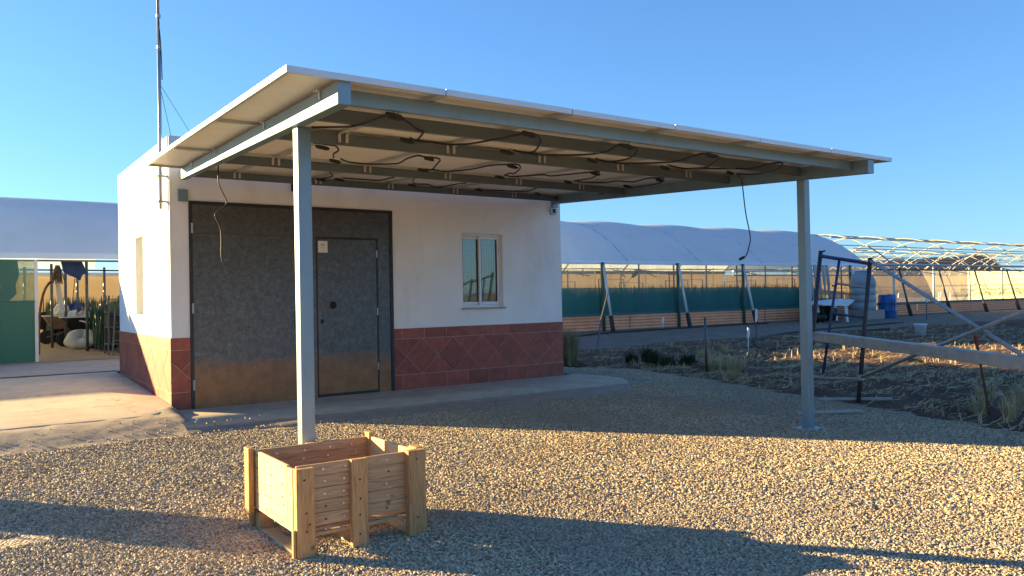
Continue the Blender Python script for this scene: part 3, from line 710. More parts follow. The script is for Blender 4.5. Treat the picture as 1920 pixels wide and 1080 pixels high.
        # clamps on the purlins at the panel joints
for y, sgn in ((6.66, -1), (9.08, -1), (11.27, -1)):
    for k in range(1, 6):
        for dx in (-.035, .035):
            c = KP(k/6, y, 0)
            MB().box(c.x+dx-.013, c.x+dx+.013, y-.040, y-.0315, c.z-.085, c.z-.008).box(c.x+dx-.013, c.x+dx+.013, y-.075, y-.040, c.z-.014, c.z-.008).build('clamp', CLAMP, can)
for y in (4.9, 6.45, 8.7, 10.3):
    x = xl_at(y); z = 2.875+SL*(y-4.5)
    MB().box(x-.053, x-.044, y-.012, y+.012, z-.06, z-.004).box(x-.075, x-.053, y-.03, y+.03, z-.010, z-.004).build('beam_clip', CLAMP, can)
CAB = [[(2.33, 6.06, 2.92), (2.45, 5.99, 2.92), (2.41, 5.43, 2.82), (2.38, 5.06, 2.79), (2.37, 4.76, 2.77), (2.44, 4.78, 2.77), (2.62, 4.97, 2.78), (2.8, 5.2, 2.8), (2.89, 5.26, 2.8), (2.96, 5.41, 2.81), (3.31, 6.12, 2.93), (3.33, 6.19, 2.93), (3.2, 6.05, 2.92)], [(3.34, 6.18, 2.93), (3.5, 6.22, 2.94), (3.69, 6.23, 2.94), (3.8, 6.08, 2.93), (3.53, 5.24, 2.8), (3.54, 4.87, 2.78), (3.6, 4.81, 2.77), (3.81, 5.02, 2.79), (3.99, 5.28, 2.8), (4.54, 6.09, 2.93), (4.5, 6.19, 2.93), (4.33, 6.13, 2.93)], [(4.53, 6.23, 2.94), (4.73, 6.2, 2.93), (5.06, 5.94, 2.92), (4.67, 5.2, 2.8), (4.44, 4.8, 2.77), (4.64, 4.83, 2.77), (4.78, 4.94, 2.78), (5.04, 5.26, 2.8), (5.59, 5.97, 2.92), (5.57, 6.2, 2.93), (5.33, 6.1, 2.93)], [(5.67, 6.23, 2.94), (5.77, 6.2, 2.93), (6.02, 5.88, 2.91), (5.65, 5.3, 2.81), (5.43, 4.87, 2.78), (5.4, 4.74, 2.77), (5.59, 4.76, 2.77), (5.75, 4.89, 2.78), (6.01, 5.19, 2.8), (6.19, 5.42, 2.81), (6.67, 6.03, 2.92), (6.59, 6.11, 2.93), (6.26, 5.99, 2.92)], [(6.71, 6.07, 2.93), (6.82, 5.87, 2.91), (6.6, 5.21, 2.8), (6.44, 4.88, 2.78), (6.39, 4.67, 2.76), (6.85, 5.09, 2.79), (7.59, 5.9, 2.91), (7.5, 6.1, 2.93)], [(2.7, 6.99, 2.99), (2.88, 7.02, 2.99), (2.96, 7.09, 3.0), (3.11, 7.39, 3.02), (3.16, 7.63, 3.03), (3.31, 8.0, 3.06)], [(3.43, 8.09, 3.07), (3.67, 8.36, 3.09), (3.89, 8.29, 3.08), (4.04, 8.05, 3.06), (4.07, 7.95, 3.06), (3.91, 7.47, 3.02), (3.9, 7.22, 3.01), (3.98, 7.2, 3.0), (4.11, 7.2, 3.0), (4.26, 7.39, 3.02), (4.4, 7.69, 3.04), (4.67, 8.3, 3.08), (4.59, 8.31, 3.08)], [(4.67, 8.3, 3.08), (4.91, 8.42, 3.09), (4.99, 8.24, 3.08), (5.02, 7.94, 3.06), (4.95, 7.5, 3.03), (4.98, 7.17, 3.0), (5.09, 7.13, 3.0), (5.24, 7.29, 3.01), (5.47, 7.64, 3.04), (5.65, 8.01, 3.06), (5.58, 7.98, 3.06), (5.69, 8.26, 3.08)], [(5.69, 8.26, 3.08), (5.83, 8.31, 3.08), (5.91, 8.23, 3.08), (5.96, 8.08, 3.07), (5.99, 7.84, 3.05), (6.13, 7.88, 3.05), (6.14, 7.48, 3.02), (6.16, 7.17, 3.0), (6.24, 7.09, 3.0), (6.66, 7.72, 3.04), (6.75, 8.18, 3.07)], [(6.89, 8.27, 3.08), (7.13, 8.24, 3.08), (7.2, 8.03, 3.06), (7.19, 7.81, 3.05), (7.43, 7.78, 3.05), (7.18, 7.25, 3.01), (7.2, 7.13, 3.0), (7.32, 7.1, 3.0), (7.73, 7.56, 3.03), (7.91, 7.99, 3.06), (7.96, 8.35, 3.08)], [(3.82, 9.4, 3.16), (4.08, 9.92, 3.2), (4.2, 10.23, 3.22), (4.19, 10.59, 3.24)], [(4.38, 10.26, 3.22), (4.58, 10.27, 3.22), (4.86, 10.19, 3.21), (4.86, 9.9, 3.19), (4.81, 9.55, 3.17)], [(5.11, 9.56, 3.17), (5.38, 10.12, 3.21), (5.55, 10.32, 3.22), (5.71, 10.28, 3.22), (6.05, 10.61, 3.24), (6.0, 9.94, 3.2), (5.95, 9.59, 3.17)], [(6.65, 10.36, 3.23), (6.82, 10.48, 3.23), (7.02, 10.5, 3.24), (7.39, 10.3, 3.22), (7.42, 10.09, 3.21), (7.17, 9.59, 3.17)], [(7.77, 10.37, 3.23), (8.24, 10.74, 3.25), (8.87, 11.22, 3.29), (9.2, 11.25, 3.28), (9.23, 10.97, 3.27), (8.82, 10.2, 3.21), (8.4, 9.4, 3.16)]]
for c in CAB: MB().tube(c, .0095, 5, smooth_pts=4).build('cable', BLK, can, True)
BOX = [(3.29, 6.29, 2.97), (4.4, 6.34, 2.97), (5.44, 6.29, 2.97), (6.43, 6.21, 2.96), (7.39, 6.11, 2.96), (2.44, 4.83, 2.80), (3.61, 4.9, 2.81), (4.58, 4.85, 2.80), (5.55, 4.8, 2.80), (2.91, 7.3, 3.04), (3.47, 8.34, 3.11), (4.13, 7.4, 3.05), (4.68, 8.54, 3.13), (5.21, 7.4, 3.05), (5.83, 8.57, 3.13), (6.36, 7.3, 3.04), (6.91, 8.5, 3.13), (7.46, 7.31, 3.04), (7.91, 8.39, 3.12), (4.48, 10.62, 3.27), (4.32, 10.92, 3.3), (5.68, 10.7, 3.28), (6.86, 10.69, 3.28), (7.95, 10.58, 3.27)]
for i, (x, y, z) in enumerate(BOX):
    L_ = .07; a = random.uniform(-.3, .3)
    MB().tube([(x-L_, y-a*L_, z-.012), (x-L_*.6, y, z-.02), (x+L_*.6, y, z-.03), (x+L_, y+a*L_, z-.035)], [.010, .021, .021, .009], 6).build('connector', BLK, can)
    if i % 2: MB().tube([(x+.02, y, z-.02), (x+.03, y+.01, z+.01), (x+.06, y, z+.025)], .003, 4).build('cable_tie', BLK, can)
hc = MB().tube([(2.59, 9.77, 3.20), (2.59, 9.77, 2.98), (2.63, 9.77, 2.87), (2.68, 9.77, 2.73), (2.56, 9.77, 2.61), (2.55, 9.77, 2.56), (2.61, 9.77, 2.4), (2.61, 9.77, 2.11), (2.63, 9.77, 2.02)], .008, 6, smooth_pts=5).build('hanging_cable', HOSE, None, True)
tag(hc, 'loose dark cable hanging from the canopy in front of the sliding gate leaf', 'cable')
hc = MB().tube([(7.3, 5.95, 2.90), (7.37, 5.95, 2.86), (7.4, 5.95, 2.79), (7.45, 5.95, 2.46), (7.52, 5.95, 2.2), (7.5, 5.95, 2.08), (7.44, 5.95, 1.97), (7.37, 5.95, 1.93)], .007, 6, smooth_pts=5).build('hanging_cable', HOSE, None, True)
tag(hc, 'loose dark cable with plug hanging from the canopy near the right post', 'cable')
MB().tube([(7.40, 5.95, 1.95), (7.33, 5.95, 1.925)], .016, 6).build('plug', BLK, hc)

# ------------------------------------------------------------------ wooden crate
cx0, cx1, cy0, cy1 = 1.640, 2.560, 4.675, 5.555
cr = thing('wooden_crate', 'open pine pallet crate standing on the sunlit gravel in front of the left post', 'crate', (2.1, 5.1, 0))
def board(a, mat, name='board', par=cr): return MB().box(*a).build(name, mat, par, bevel=.003)
ix0, ix1, iy0, iy1 = cx0+.03, cx1-.05, cy0+.045, cy1-.03
# front face boards
zb = [.165, .242, .319, .396, .473, .545]
for z0, z1 in zip(zb, zb[1:]):
    j = random.uniform(-.003, .003)
    board((ix0+.012, ix1, iy0+j, iy0+.022+j, z0+.001, z1-.001), WOODX)
for z0, z1 in zip((.15, .255, .36, .465), (.253, .358, .463, .53)):
    board((ix0+.012, ix1, iy1-.022, iy1, z0, z1), WOODX)
# left end: pale board panel of vertical sheet pieces
board((ix0-.012, ix0+.010, iy0, iy0+.10, .150, .530), WOODY, 'end_board'); 
board((ix0-.012, ix0+.010, iy0+.102, iy1-.04, .150, .540), WOODY, 'end_board')
board((ix1+.001, ix1+.022, iy0, iy0+.40, .16, .535), WOODY, 'end_board'); board((ix1+.001, ix1+.022, iy0+.402, iy1, .16, .535), WOODY, 'end_board')
# uprights
board((cx0+.022, cx0+.135, cy0-.015, cy0+.043, .0, .538), WOODZ, 'corner_post')
board((cx0+.003, cx0+.018, cy0+.0, cy0+.030, .0, .175), WOODZ, 'corner_block')
board((2.022, 2.130, cy0+.0, cy0+.043, .0, .548), WOODZ, 'middle_post')
board((2.41, 2.535, cy0-.018, cy0+.043, .0, .556), WOODZ, 'corner_post')
board((2.512, 2.56, cy0+.07, cy0+.18, .13, .555), WOODZ, 'corner_post')
board((cx0-.03, cx0+.005, cy1-.12, cy1-.02, .12, .558), WOODZ, 'corner_post')
board((cx0+.0, cx0+.07, cy1-.05, cy1-.0, .0, .14), WOODZ, 'corner_post')
board((2.50, 2.54, cy1-.10, cy1-.025, .0, .565), WOODZ, 'corner_post')
board((2.05, 2.15, cy1-.028, cy1+.0, .0, .53), WOODZ, 'middle_post')
# base
for y in (iy0+.03, iy0+.25, iy0+.47, iy0+.69): board((ix0+.012, ix1, y, y+.10, .128, .146), WOODX, 'deck_board')
for x0 in (cx0+.03, 2.03, 2.42):
    board((x0, x0+.09, cy0+.05, cy1-.06, .004, .020), WOODY, 'runner')
    board((x0, x0+.09, cy1-.16, cy1-.06, .021, .126), WOODZ, 'block')
board((cx0+.15, 2.02, cy0+.045, cy0+.062, .105, .128), WOODX, 'rail'); board((2.132, 2.41, cy0+.045, cy0+.062, .105, .128), WOODX, 'rail')
def nails(nm, mat, spots, par=cr):
    for (x, y, z, ax) in spots:
        r_ = .0055; d = .0025
        b_ = (x-r_, x+r_, y-d, y+.001, z-r_, z+r_) if ax == 'y' else (x-d, x+.001, y-r_, y+r_, z-r_, z+r_)
        MB().box(*b_).build(nm, mat, par)
sp = []; spd = []
for x in (1.86, 1.99, 2.285):
    for z in (.20, .28, .357, .434, .51): (sp if random.random() < .55 else spd).append((x+random.uniform(-.01, .01), iy0-.003, z, 'y'))
for z in (.08, .2, .3, .42): spd.append((2.08+random.uniform(-.01, .01), cy0, z, 'y'))
for z in (.12, .5): spd.append((2.47, cy0-.018, z, 'y'))
for x, z in ((1.72, .16), (1.72, .27), (1.71, .47), (1.74, .20)): spd.append((x, cy0-.015, z, 'y'))
spe = []
for y in (.18, .28, .40, .52, .66):
    for z in (.19, .27, .35, .43, .50): spe.append((ix0-.012, iy0+y+random.uniform(-.02, .02), z+random.uniform(-.02, .02), 'x'))
nails('nail', NAIL, sp); nails('nail', NAILD, spd+spe)
inn = []
for x in (1.85, 2.0, 2.2, 2.4):
    for z in (.49, .43): inn.append((x+random.uniform(-.03, .03), iy1-.0225, z, 'y'))
nails('nail', NAIL, inn)

# ------------------------------------------------------------------ greenhouses
GY0, GY1, GE, GR = 20.0, 28.0, 2.68, 4.34     # front wall, back wall, eave, ridge
GB = .34
def arch_pts(y0, y1, ze, zr, n=16):
    out = []
    for i in range(n+1):
        t = i/n; s_ = 2*t-1
        out.append((y0+(y1-y0)*t, ze+(zr-ze)*(1-abs(s_)**2.25)))
    return out
def greenhouse_roof(name, x0, x1, bay, mat, par, bulge=.10, y0=GY0, y1=GY1, ze=GE, zr=GR):
    mb = MB(); prof = arch_pts(y0, y1, ze, zr, 26); nb = max(1, int(round((x1-x0)/bay))); per = 6; nx = nb*per
    for i in range(nx+1):
        t = (i % per)/per; x = x0+(x1-x0)*i/nx; b_ = bulge*math.sin(math.pi*t)
        for k, (y, z) in enumerate(prof):
            s_ = k/(len(prof)-1); bb = b_*math.sin(math.pi*s_)
            mb.v.append((x, y, z+bb))
    n = len(prof)
    for i in range(nx):
        for k in range(n-1): mb.f.append((i*n+k, (i+1)*n+k, (i+1)*n+k+1, i*n+k+1)); mb.mi.append(0)
    return mb.build(name, mat, par, True)
def fascia(x0, x1, par, y=GY0):
    mb = MB(); n = int((x1-x0)/.25)
    for i in range(n):
        xa = x0+(x1-x0)*i/n; xb = x0+(x1-x0)*(i+1)/n
        za = GE+.01; zb = GE-.11-.015*vn(xa*3, 1); zc = GE-.11-.015*vn(xb*3, 1)
        mb.quad((xa, y-.04, zb), (xb, y-.04, zc), (xb, y-.01, za), (xa, y-.01, za))
    mb.build('eave_skirt', ROOF, par)
def corrugated(x0, x1, y, z0, z1, par):
    n = max(1, round((x1-x0)/3.4)); L_ = (x1-x0)/n
    for i in range(n):
        mb = MB(); k = 30; xa = x0+i*L_+.01; xb = x0+(i+1)*L_-.01; yy = y-.01*(i % 2)
        for j in range(k+1):
            z = z0+(z1-z0)*j/k; d = .028*math.cos(2*math.pi*j/6)
            mb.v += [(xa, yy+d, z), (xb, yy+d, z)]
        for j in range(k): mb.f.append((2*j, 2*j+1, 2*j+3, 2*j+2)); mb.mi.append(0)
        mb.build('corrugated_sheet', CORR, par, True)

# --- right greenhouse, covered
gr = thing('greenhouse', 'long white film greenhouse with teal net and terracotta corrugated base behind the field', 'greenhouse', (24, 24, GB))
gx0, gx1 = 15.2, 33.2
greenhouse_roof('roof_film', gx0, gx1, 3.65, ROOF, gr)
fascia(gx0, gx1, gr)
for k in range(6):
    x = gx0+(gx1-gx0)*k/5
    MB().tube([(x, y, z-.03) for y, z in arch_pts(GY0, GY1, GE, GR, 14)], .035, 6).build('arch', PIPE, gr, True)
mb = MB(); x = gx1      # end of the cover
pr = arch_pts(GY0, GY1, GE, GR, 20)
for (ya, za), (yb, zb_) in zip(pr, pr[1:]): mb.quad((x, ya, GE), (x, yb, GE), (x, yb, zb_), (x, ya, za))
mb.build('gable_film', ROOF, gr)
mb = MB()
for (ya, za), (yb, zb_) in zip(pr, pr[1:]): mb.quad((gx0, ya, GB), (gx0, yb, GB), (gx0, yb, zb_), (gx0, ya, za))
mb.build('gable_film', ROOF, gr)
MB().box(gx0, gx1, GY0-.002, GY0, 1.78, 2.58).build('clear_film', CLEARF, gr)
mb = MB(); mb.quad((gx0, GY0-.004, .93), (gx1-4.5, GY0-.004, .93), (gx1-4.5, GY0-.004, 1.72), (gx0, GY0-.004, 1.80)); mb.quad((gx1-4.5, GY0-.004, .93), (gx1, GY0-.004, .93), (gx1, GY0-.004, 1.3), (gx1-4.5, GY0-.004, 1.72)); mb.build('shade_net', TEAL, gr)
MB().box(gx0, gx1, GY0-.06, GY0-.02, .86, .93).build('base_strip', GREENSTRIP, gr)
corrugated(gx0, gx1, GY0-.05, GB, .86, gr)
MB().box(gx0, gx1, GY1, GY1+.01, GB-.1, GE).build('back_film', TAN, gr)
MB().box(gx0, gx1, GY1-.06, GY1-.03, GE-.16, GE-.04).build('back_eave_rail', PIPED, gr)
MB().box(gx0+.0, gx1, GY0+.0, GY0+.035, 2.585, 2.62).build('eave_rail', PIPED, gr)
for x in [17.6+3.55*k for k in range(5)]:
    MB().tube([(x, GY0-.1, GB-.1), (x, GY0-.08, GE-.05)], .055, 8).build('side_post', GREENSTRIP, gr, True)
    s_ = MB().tube([(x+.02, GY0-.10, 2.55), (x-.28, GY0-.75, .85)], .045, 8).build('strut', PIPEW, gr, True)
    MB().tube([(x-.28, GY0-.75, .85), (x-.38, GY0-.98, GB-.05)], .075, 8).build('strut_foot', SLEEVE, s_, True)
for x in [16.3+1.75*k for k in range(10)]:
    MB().tube([(x, GY0+.5, GB), (x, GY0+.5, 2.6)], .03, 6).build('inner_post', PIPED, gr)
for x in [16.0+1.6*k for k in range(11)]:
    MB().tube([(x, GY1-.3, GB), (x, GY1-.3, GE)], .03, 6).build('inner_post', PIPEW if int(x*3) % 3 == 0 else PIPED, gr)
for y, z in ((20.7, 2.45), (22.5, 2.52), (26, 2.55)):
    MB().tube([(gx0+(gx1-gx0)*i/24, y, z+.05*(vn(i*1.7, y)-.5)) for i in range(25)], .012, 4).build('wire', PIPED, gr)
for i in range(14):
    x = random.uniform(16, 32); z = 2.5
    MB().tube([(x, 21+random.random()*3, z), (x+random.uniform(-.05, .05), 21.5, z-random.uniform(.1, .35))], .018, 4).build('hanging_string', PIPED, gr)
# crop trellis frames
for k in range(9):
    x = 16.5+1.8*k; yy = 23+.8*(k % 2); zt = 2.02+.06*(k % 3)
    MB().tube([(x, yy, GB), (x, yy, zt), (x+1.3, yy, zt-.01), (x+1.3, yy, GB)], .02, 5).build('trellis', BLK, gr)
def leaves(name, x0, x1, y0, y1, zb, h0, h1, n, mat, par=None, wdt=.03, kind='stuff'):
    mb = MB()
    for i in range(n):
        x = random.uniform(x0, x1); y = random.uniform(y0, y1); h = random.uniform(h0, h1); a = random.uniform(0, 6.28); l = random.uniform(0, .10)
        dx = math.cos(a)*wdt; dy = math.sin(a)*wdt; bx = -math.sin(a)*l; by = math.cos(a)*l
        mb.quad((x-dx, y-dy, zb), (x+dx, y+dy, zb), (x+dx*.8+bx*.5, y+dy*.8+by*.5, zb+h*.6), (x-dx*.8+bx*.5, y-dy*.8+by*.5, zb+h*.6))
        mb.tri((x-dx*.8+bx*.5, y-dy*.8+by*.5, zb+h*.6), (x+dx*.8+bx*.5, y+dy*.8+by*.5, zb+h*.6), (x+bx, y+by, zb+h))
    return mb.build(name, mat, par, kind=kind)
leaves('crop_plants', gx0+.1, 30.5, 20.6, 22.6, GB, 1.15, 1.62, 4200, PLANT)
leaves('crop_plants', 30.5, gx1, 20.8, 23.5, GB, .6, 1.1, 500, PLANT)
sheet('greenhouse_floor', gx0, 80, GY0+.02, GY1+9, 2, lambda x, y: GB-.02, FLOORM)
o = thing('leafy_shrub', 'spreading green shrub behind the greenhouse film nearest the building', 'shrub', (17, 23.5, GB))
mb = MB()
for i in range(420):
    a = random.uniform(0, 6.28); r_ = math.sqrt(random.random())*.9; x = 17.1+r_*math.cos(a); y = 23.5+r_*math.sin(a); z = 2.0+.22*(1-r_*r_)+random.uniform(-.12, .05)
    d = .06; mb.quad((x-d, y, z), (x, y-d, z+.02), (x+d, y, z), (x, y+d, z-.03))
mb.build('foliage', PLANT, o)
MB().tube([(17.1, 23.5, GB), (17.1, 23.5, 1.2), (17.1, 23.5, 2.0)], .03, 5).build('stem', PLANT, o)
o = thing('leafy_sprout', 'single tall stalk with one dark oval leaf seen through the greenhouse film', 'plant', (20.6, 22, GB))
MB().tube([(20.4, 22, GB), (20.5, 22, 1.9), (20.9, 22, 2.2)], .012, 4).build('stem', PLANT, o)
mb = MB(); mb.poly([(20.88, 22, 2.18), (20.98, 22, 2.17), (21.2, 22, 2.30), (21.26, 22, 2.43), (21.15, 22, 2.45), (20.95, 22, 2.33)], (0, .03, 0)); mb.build('leaf', PLANT, o)

# --- right greenhouse, bare frame
gf = thing('bare_greenhouse', 'bare greenhouse frame of open arches and yellow side film right of the covered one', 'greenhouse frame', (50, 24, GB))
fx0, fx1 = 33.9, 78.0; bay = 3.55; nb = int((fx1-fx0)/bay)
for sidx in range(3):
    y0 = GY0+8*sidx; pts_ = arch_pts(y0, y0+8, GE, GR, 14)
    for k in range(nb+1):
        x = fx0+1.5+bay*k
        if sidx == 2 and k > 9: continue
        MB().tube([(x, y, z) for y, z in pts_], .030, 6).build('arch', PIPEF, gf, True)
        if sidx == 0:
            MB().tube([(x, GY0, GB-.1), (x, GY0, GE)], .05, 8).build('side_post', PIPEW, gf, True)
        if k % 2 == 0: MB().tube([(x, y0+8, GB), (x, y0+8, GE)], .04, 6).build('inner_post', PIPEW, gf)
    for t, rr in ((4.0, .038), (2.2, .028), (5.8, .028), (1.0, .022), (7.0, .022)):
        z = arch_pts(y0, y0+8, GE, GR, 80)[int(t*10)][1]
        MB().tube([(fx0, y0+t, z), (fx1, y0+t, z)], rr, 6).build('roof_purlin', PIPEF, gf)
    MB().tube([(fx0, y0, GE), (fx1, y0, GE)], .06, 6).build('eave_gutter', PIPE, gf)
    MB().tube([(fx0, y0, GE-.22), (fx1, y0, GE-.22)], .045, 6).build('tie_rail', PIPED, gf)
for k in range(nb+1):
    x = fx0+1.5+bay*k
    s_ = MB().tube([(x+.3, GY0-.10, 2.5), (x-.2, GY0-.75, .85)], .045, 8).build('strut', PIPEW if k > 3 else PIPED, gf, True)
    MB().tube([(x-.2, GY0-.75, .85), (x-.35, GY0-.98, GB-.05)], .085, 8).build('strut_foot', SLEEVE, s_, True)
    MB().tube([(x, GY0, GE-.1), (x+bay, GY0+.3, GE-.35)], .02, 4).build('bracing_wire', PIPED, gf)
MB().box(42.3, fx1, GY0-.002, GY0, .93, 2.42).build('side_film', YELF, gf)
MB().box(fx0, 42.3, GY0-.002, GY0, .93, 2.42).build('side_film', CLEARF, gf)
MB().box(fx0, fx1, GY0-.06, GY0-.02, .84, .95).build('base_strip', GREENSTRIP, gf)
corrugated(fx0, fx1, GY0-.05, GB, .84, gf)
for x0, x1, zt in ((fx0-.6, 60, 2.45), (60, fx1, 2.3)): MB().box(x0, x1, GY1+.0, GY1+.01, 1.30, zt).build('back_film', TAN, gf)
mb = MB(); mb.tube([(42.4+i*.8, GY0-.03, 1.55+.18*math.sin(i*1.45)+.05*math.sin(i*.7)) for i in range(44)], .016, 4, smooth_pts=3); mb.build('slack_wire', PIPED, gf)
# far tunnel beyond
ft = thing('far_tunnel', 'far pale film tunnel seen behind the bare greenhouse arches', 'greenhouse', (125, 64, 0))
mb = MB()
for xx in (0, 1):
    for i in range(13):
        a = math.pi*i/12; mb.v.append((130-11.5*math.cos(a)+xx*8, 60+xx*30, .2+6.4*math.sin(a)))
for i in range(12): mb.f.append((i, i+1, 14+i, 13+i)); mb.mi.append(0)
mb.f.append(tuple(range(13))); mb.mi.append(0)
mb.build('cover_film', TAN, ft, True)
for k in range(5):
    MB().tube([(130-11.5*math.cos(math.pi*i/12)+k*2, 59.9+k*7.5, .25+6.45*math.sin(math.pi*i/12)) for i in range(13)], .08, 5).build('hoop', PIPEW, ft)

# --- left greenhouse
gl = thing('greenhouse', 'white film greenhouse with open doorway and green door left of the building', 'greenhouse', (0, 24, .33))
lx0, lx1 = -1.6, 3.6
greenhouse_roof('roof_film', lx0, lx1, 5.2, ROOF, gl, .02, zr=4.26)
fascia(lx0, lx1, gl)
mb = MB(); prl = arch_pts(GY0, GY1, GE, 4.26, 20)
for (ya, za), (yb, zb_) in zip(prl, prl[1:]): mb.quad((lx0, ya, GB), (lx0, yb, GB), (lx0, yb, zb_), (lx0, ya, za))
mb.build('gable_film', ROOF, gl)
def lz(y): return .33+.0227*(y-19.5)
sheet('greenhouse_floor', lx0, lx1+3, 19.6, 29, .6, lambda x, y: lz(y)+.004+.01*(vn(x*2, y*2)-.5), FLOORM)
for x0, x1 in ((lx0, lx1),): MB().box(x0, x1+6, GY1, GY1+.01, .4, GE-.25).build('back_film', TAN, gl)
MB().box(lx0, lx1+6, GY1-.2, GY1-.15, GE-.26, GE-.14).build('back_eave_rail', PIPEW, gl)
MB().box(lx0, lx1, GY0+.2, GY0+.24, GE-.17, GE-.13).build('door_track', PIPED, gl)
for x, y in ((2.08, 24), (2.4, 24), (2.68, 22.2), (2.9, 26), (3.6, 26), (1.6, 26)):
    MB().tube([(x, y, lz(y)), (x, y, GE-.05)], .035, 8).build('inner_post', PIPED, gl, True)
MB().tube([(1.6, 21.6, .4), (1.62, 21.6, 1.3), (1.75, 21.6, 1.95), (2.05, 21.6, 2.28)], .03, 6, smooth_pts=4).build('bent_pipe', RUST, gl, True)
MB().tube([(lx0, 23, 2.45), (lx1, 23, 2.42)], .02, 5).build('wire', PIPED, gl)
dr = thing('sliding_door', 'green film sliding door at the left edge beside the open greenhouse doorway', 'door', (.6, GY0, .33))
MB().box(1.405, 1.47, GY0-.12, GY0-.07, .34, GE-.15).build('door_stile', PIPEW, dr)
MB().box(-1.2, 1.405, GY0-.11, GY0-.08, 1.62, 1.66).build('door_rail', GREENSTRIP, dr)
MB().box(-1.2, 1.405, GY0-.10, GY0-.095, .34, 1.62).build('lower_panel', GREENP, dr)
MB().poly([(lx0, GY0-.04, .3), (lx0, GY0-.04, 2.78), (-2.15, GY0-.04, 2.66), (-3.3, GY0-.04, 2.15), (-3.3, GY0-.04, .3)], (0, .006, 0)).build('shadow_flap', ROOF, gl)  # unseen film flap added, outline cut to throw the slanted shadow on the wall
MB().box(lx0, -1.22, GY0-.05, GY0-.042, .30, GE-.12).build('side_film', ROOF, gl)
MB().box(-1.2, 1.405, GY0-.10, GY0-.095, 1.66, GE-.15).build('upper_panel', GREENL, dr)
mb = MB(); mb.poly([(.95, GY0-.115, 1.66), (1.08, GY0-.115, 1.8), (1.06, GY0-.115, 2.0), (1.13, GY0-.115, 2.2), (1.10, GY0-.115, 2.52), (.78, GY0-.115, 2.52), (.70, GY0-.115, 2.2), (.80, GY0-.115, 1.95), (.72, GY0-.115, 1.66)], (0, .01, 0)); mb.build('patched_cloth', GREENP, dr)
rail = MB().box(-10, 2.375, 15.96, 16.02, .31, .345).build('door_rail_channel', PIPED, None); tag(rail, 'dark floor rail running across the concrete yard to the building', 'rail')
# unseen fences added to cast the shadow edges on yard and field
def shadow_fence(name, label, x0, x1, z1, mat):
    o = thing(name, label, 'added fence', ((x0+x1)/2, GY0, .3))
    MB().box(x0, x1, GY0, GY0+.03, .2, z1).build('panel', mat, o)
    n = int((x1-x0)/2.5)
    for i in range(n+1): MB().tube([(x0+(x1-x0)*i/n, GY0+.08, .1), (x0+(x1-x0)*i/n, GY0+.08, z1+.05)], .04, 6).build('fence_post', PIPE, o)
shadow_fence('added_fence', 'added terracotta fence out of view left of the greenhouse, casts the yard shadow', -34, -3.35, 2.0, CORR)
shadow_fence('added_fence', 'added terracotta fence hidden behind the building, casts the field shadow edge', lx1+.1, gx0-.1, 2.15, CORR)

# things inside the left greenhouse
def sackmesh(c, sx, sy, sz, seed, mat, name, par=None):
    mb = MB(); n, m_ = 26, 12; rnd = random.Random(seed)
    ph = rnd.uniform(0, 6)
    for j in range(m_+1):
        t = math.pi*j/m_
        for i in range(n):
            a = 2*math.pi*i/n; r_ = math.sin(t)**.75*(1+.16*math.sin(2*a+ph)+.12*math.sin(3*a-ph)+.10*math.sin(7*a+3*t+ph))
            z = (1-math.cos(t))/2; z = z*(1+.30*math.sin(2*a+ph)+.16*math.cos(5*a+ph))
            mb.v.append((c[0]+sx*r_*math.cos(a), c[1]+sy*r_*math.sin(a), c[2]+sz*z))
    for j in range(m_):
        for i in range(n): mb.f.append((j*n+i, j*n+(i+1)%n, (j+1)*n+(i+1)%n, (j+1)*n+i)); mb.mi.append(0)
    return mb.build(name, mat, par, True)
o = sackmesh((2.68, 23.1, lz(23.1)), .33, .22, .36, 3, SACK, 'sack'); tag(o, 'crumpled white sack lying on the earth floor in the greenhouse doorway', 'sack')
def wheelbarrow(x, y, mat, label, s=1):
    z = lz(y); o = thing('wheelbarrow', label, 'wheelbarrow', (x, y, z))
    mb = MB(); b0 = [(x-.28, y-.22, z+.42), (x+.30, y-.22, z+.42), (x+.30, y+.22, z+.42), (x-.28, y+.22, z+.42)]; t0 = [(x-.50, y-.34, z+.78), (x+.58, y-.34, z+.78), (x+.58, y+.34, z+.78), (x-.50, y+.34, z+.78)]
    for i in range(4): mb.quad(b0[i], b0[(i+1)%4], t0[(i+1)%4], t0[i])
    mb.quad(*b0); mb.build('tray', mat, o)
    mb = MB(); mb.tube([(x-.50, y-.34, z+.78), (x+.58, y-.34, z+.78), (x+.58, y+.34, z+.78), (x-.50, y+.34, z+.78), (x-.50, y-.34, z+.78)], .018, 6); mb.build('tray_rim', PIPEW, o)
    mb = MB()
    for i in range(17):
        a = 2*math.pi*i/16; mb.v += [(x-.42+.19*math.cos(a), y-.04, z+.19+.19*math.sin(a)), (x-.42+.19*math.cos(a), y+.04, z+.19+.19*math.sin(a))]
    for i in range(16): mb.f.append((2*i, 2*i+1, 2*i+3, 2*i+2)); mb.mi.append(0)
    mb.f.append(tuple(range(0, 32, 2))); mb.f.append(tuple(range(1, 33, 2))); mb.mi += [0, 0]
    mb.build('wheel', BLK, o)
    for s_ in (-1, 1):
        MB().tube([(x-.42, y+.06*s_, z+.19), (x+.2, y+.2*s_, z+.40), (x+1.0, y+.28*s_, z+.62)], .02, 6).build('handle', PIPED, o)
        MB().tube([(x+.25, y+.2*s_, z+.40), (x+.38, y+.22*s_, z+.0)], .018, 6).build('leg', PIPED, o)
    return o
wheelbarrow(2.50, 25.6, BROWNT, 'brown wheelbarrow heaped with sacks inside the greenhouse doorway')
wheelbarrow(2.80, 24.3, BLK, 'dark wheelbarrow carrying white boards just behind the white sack')
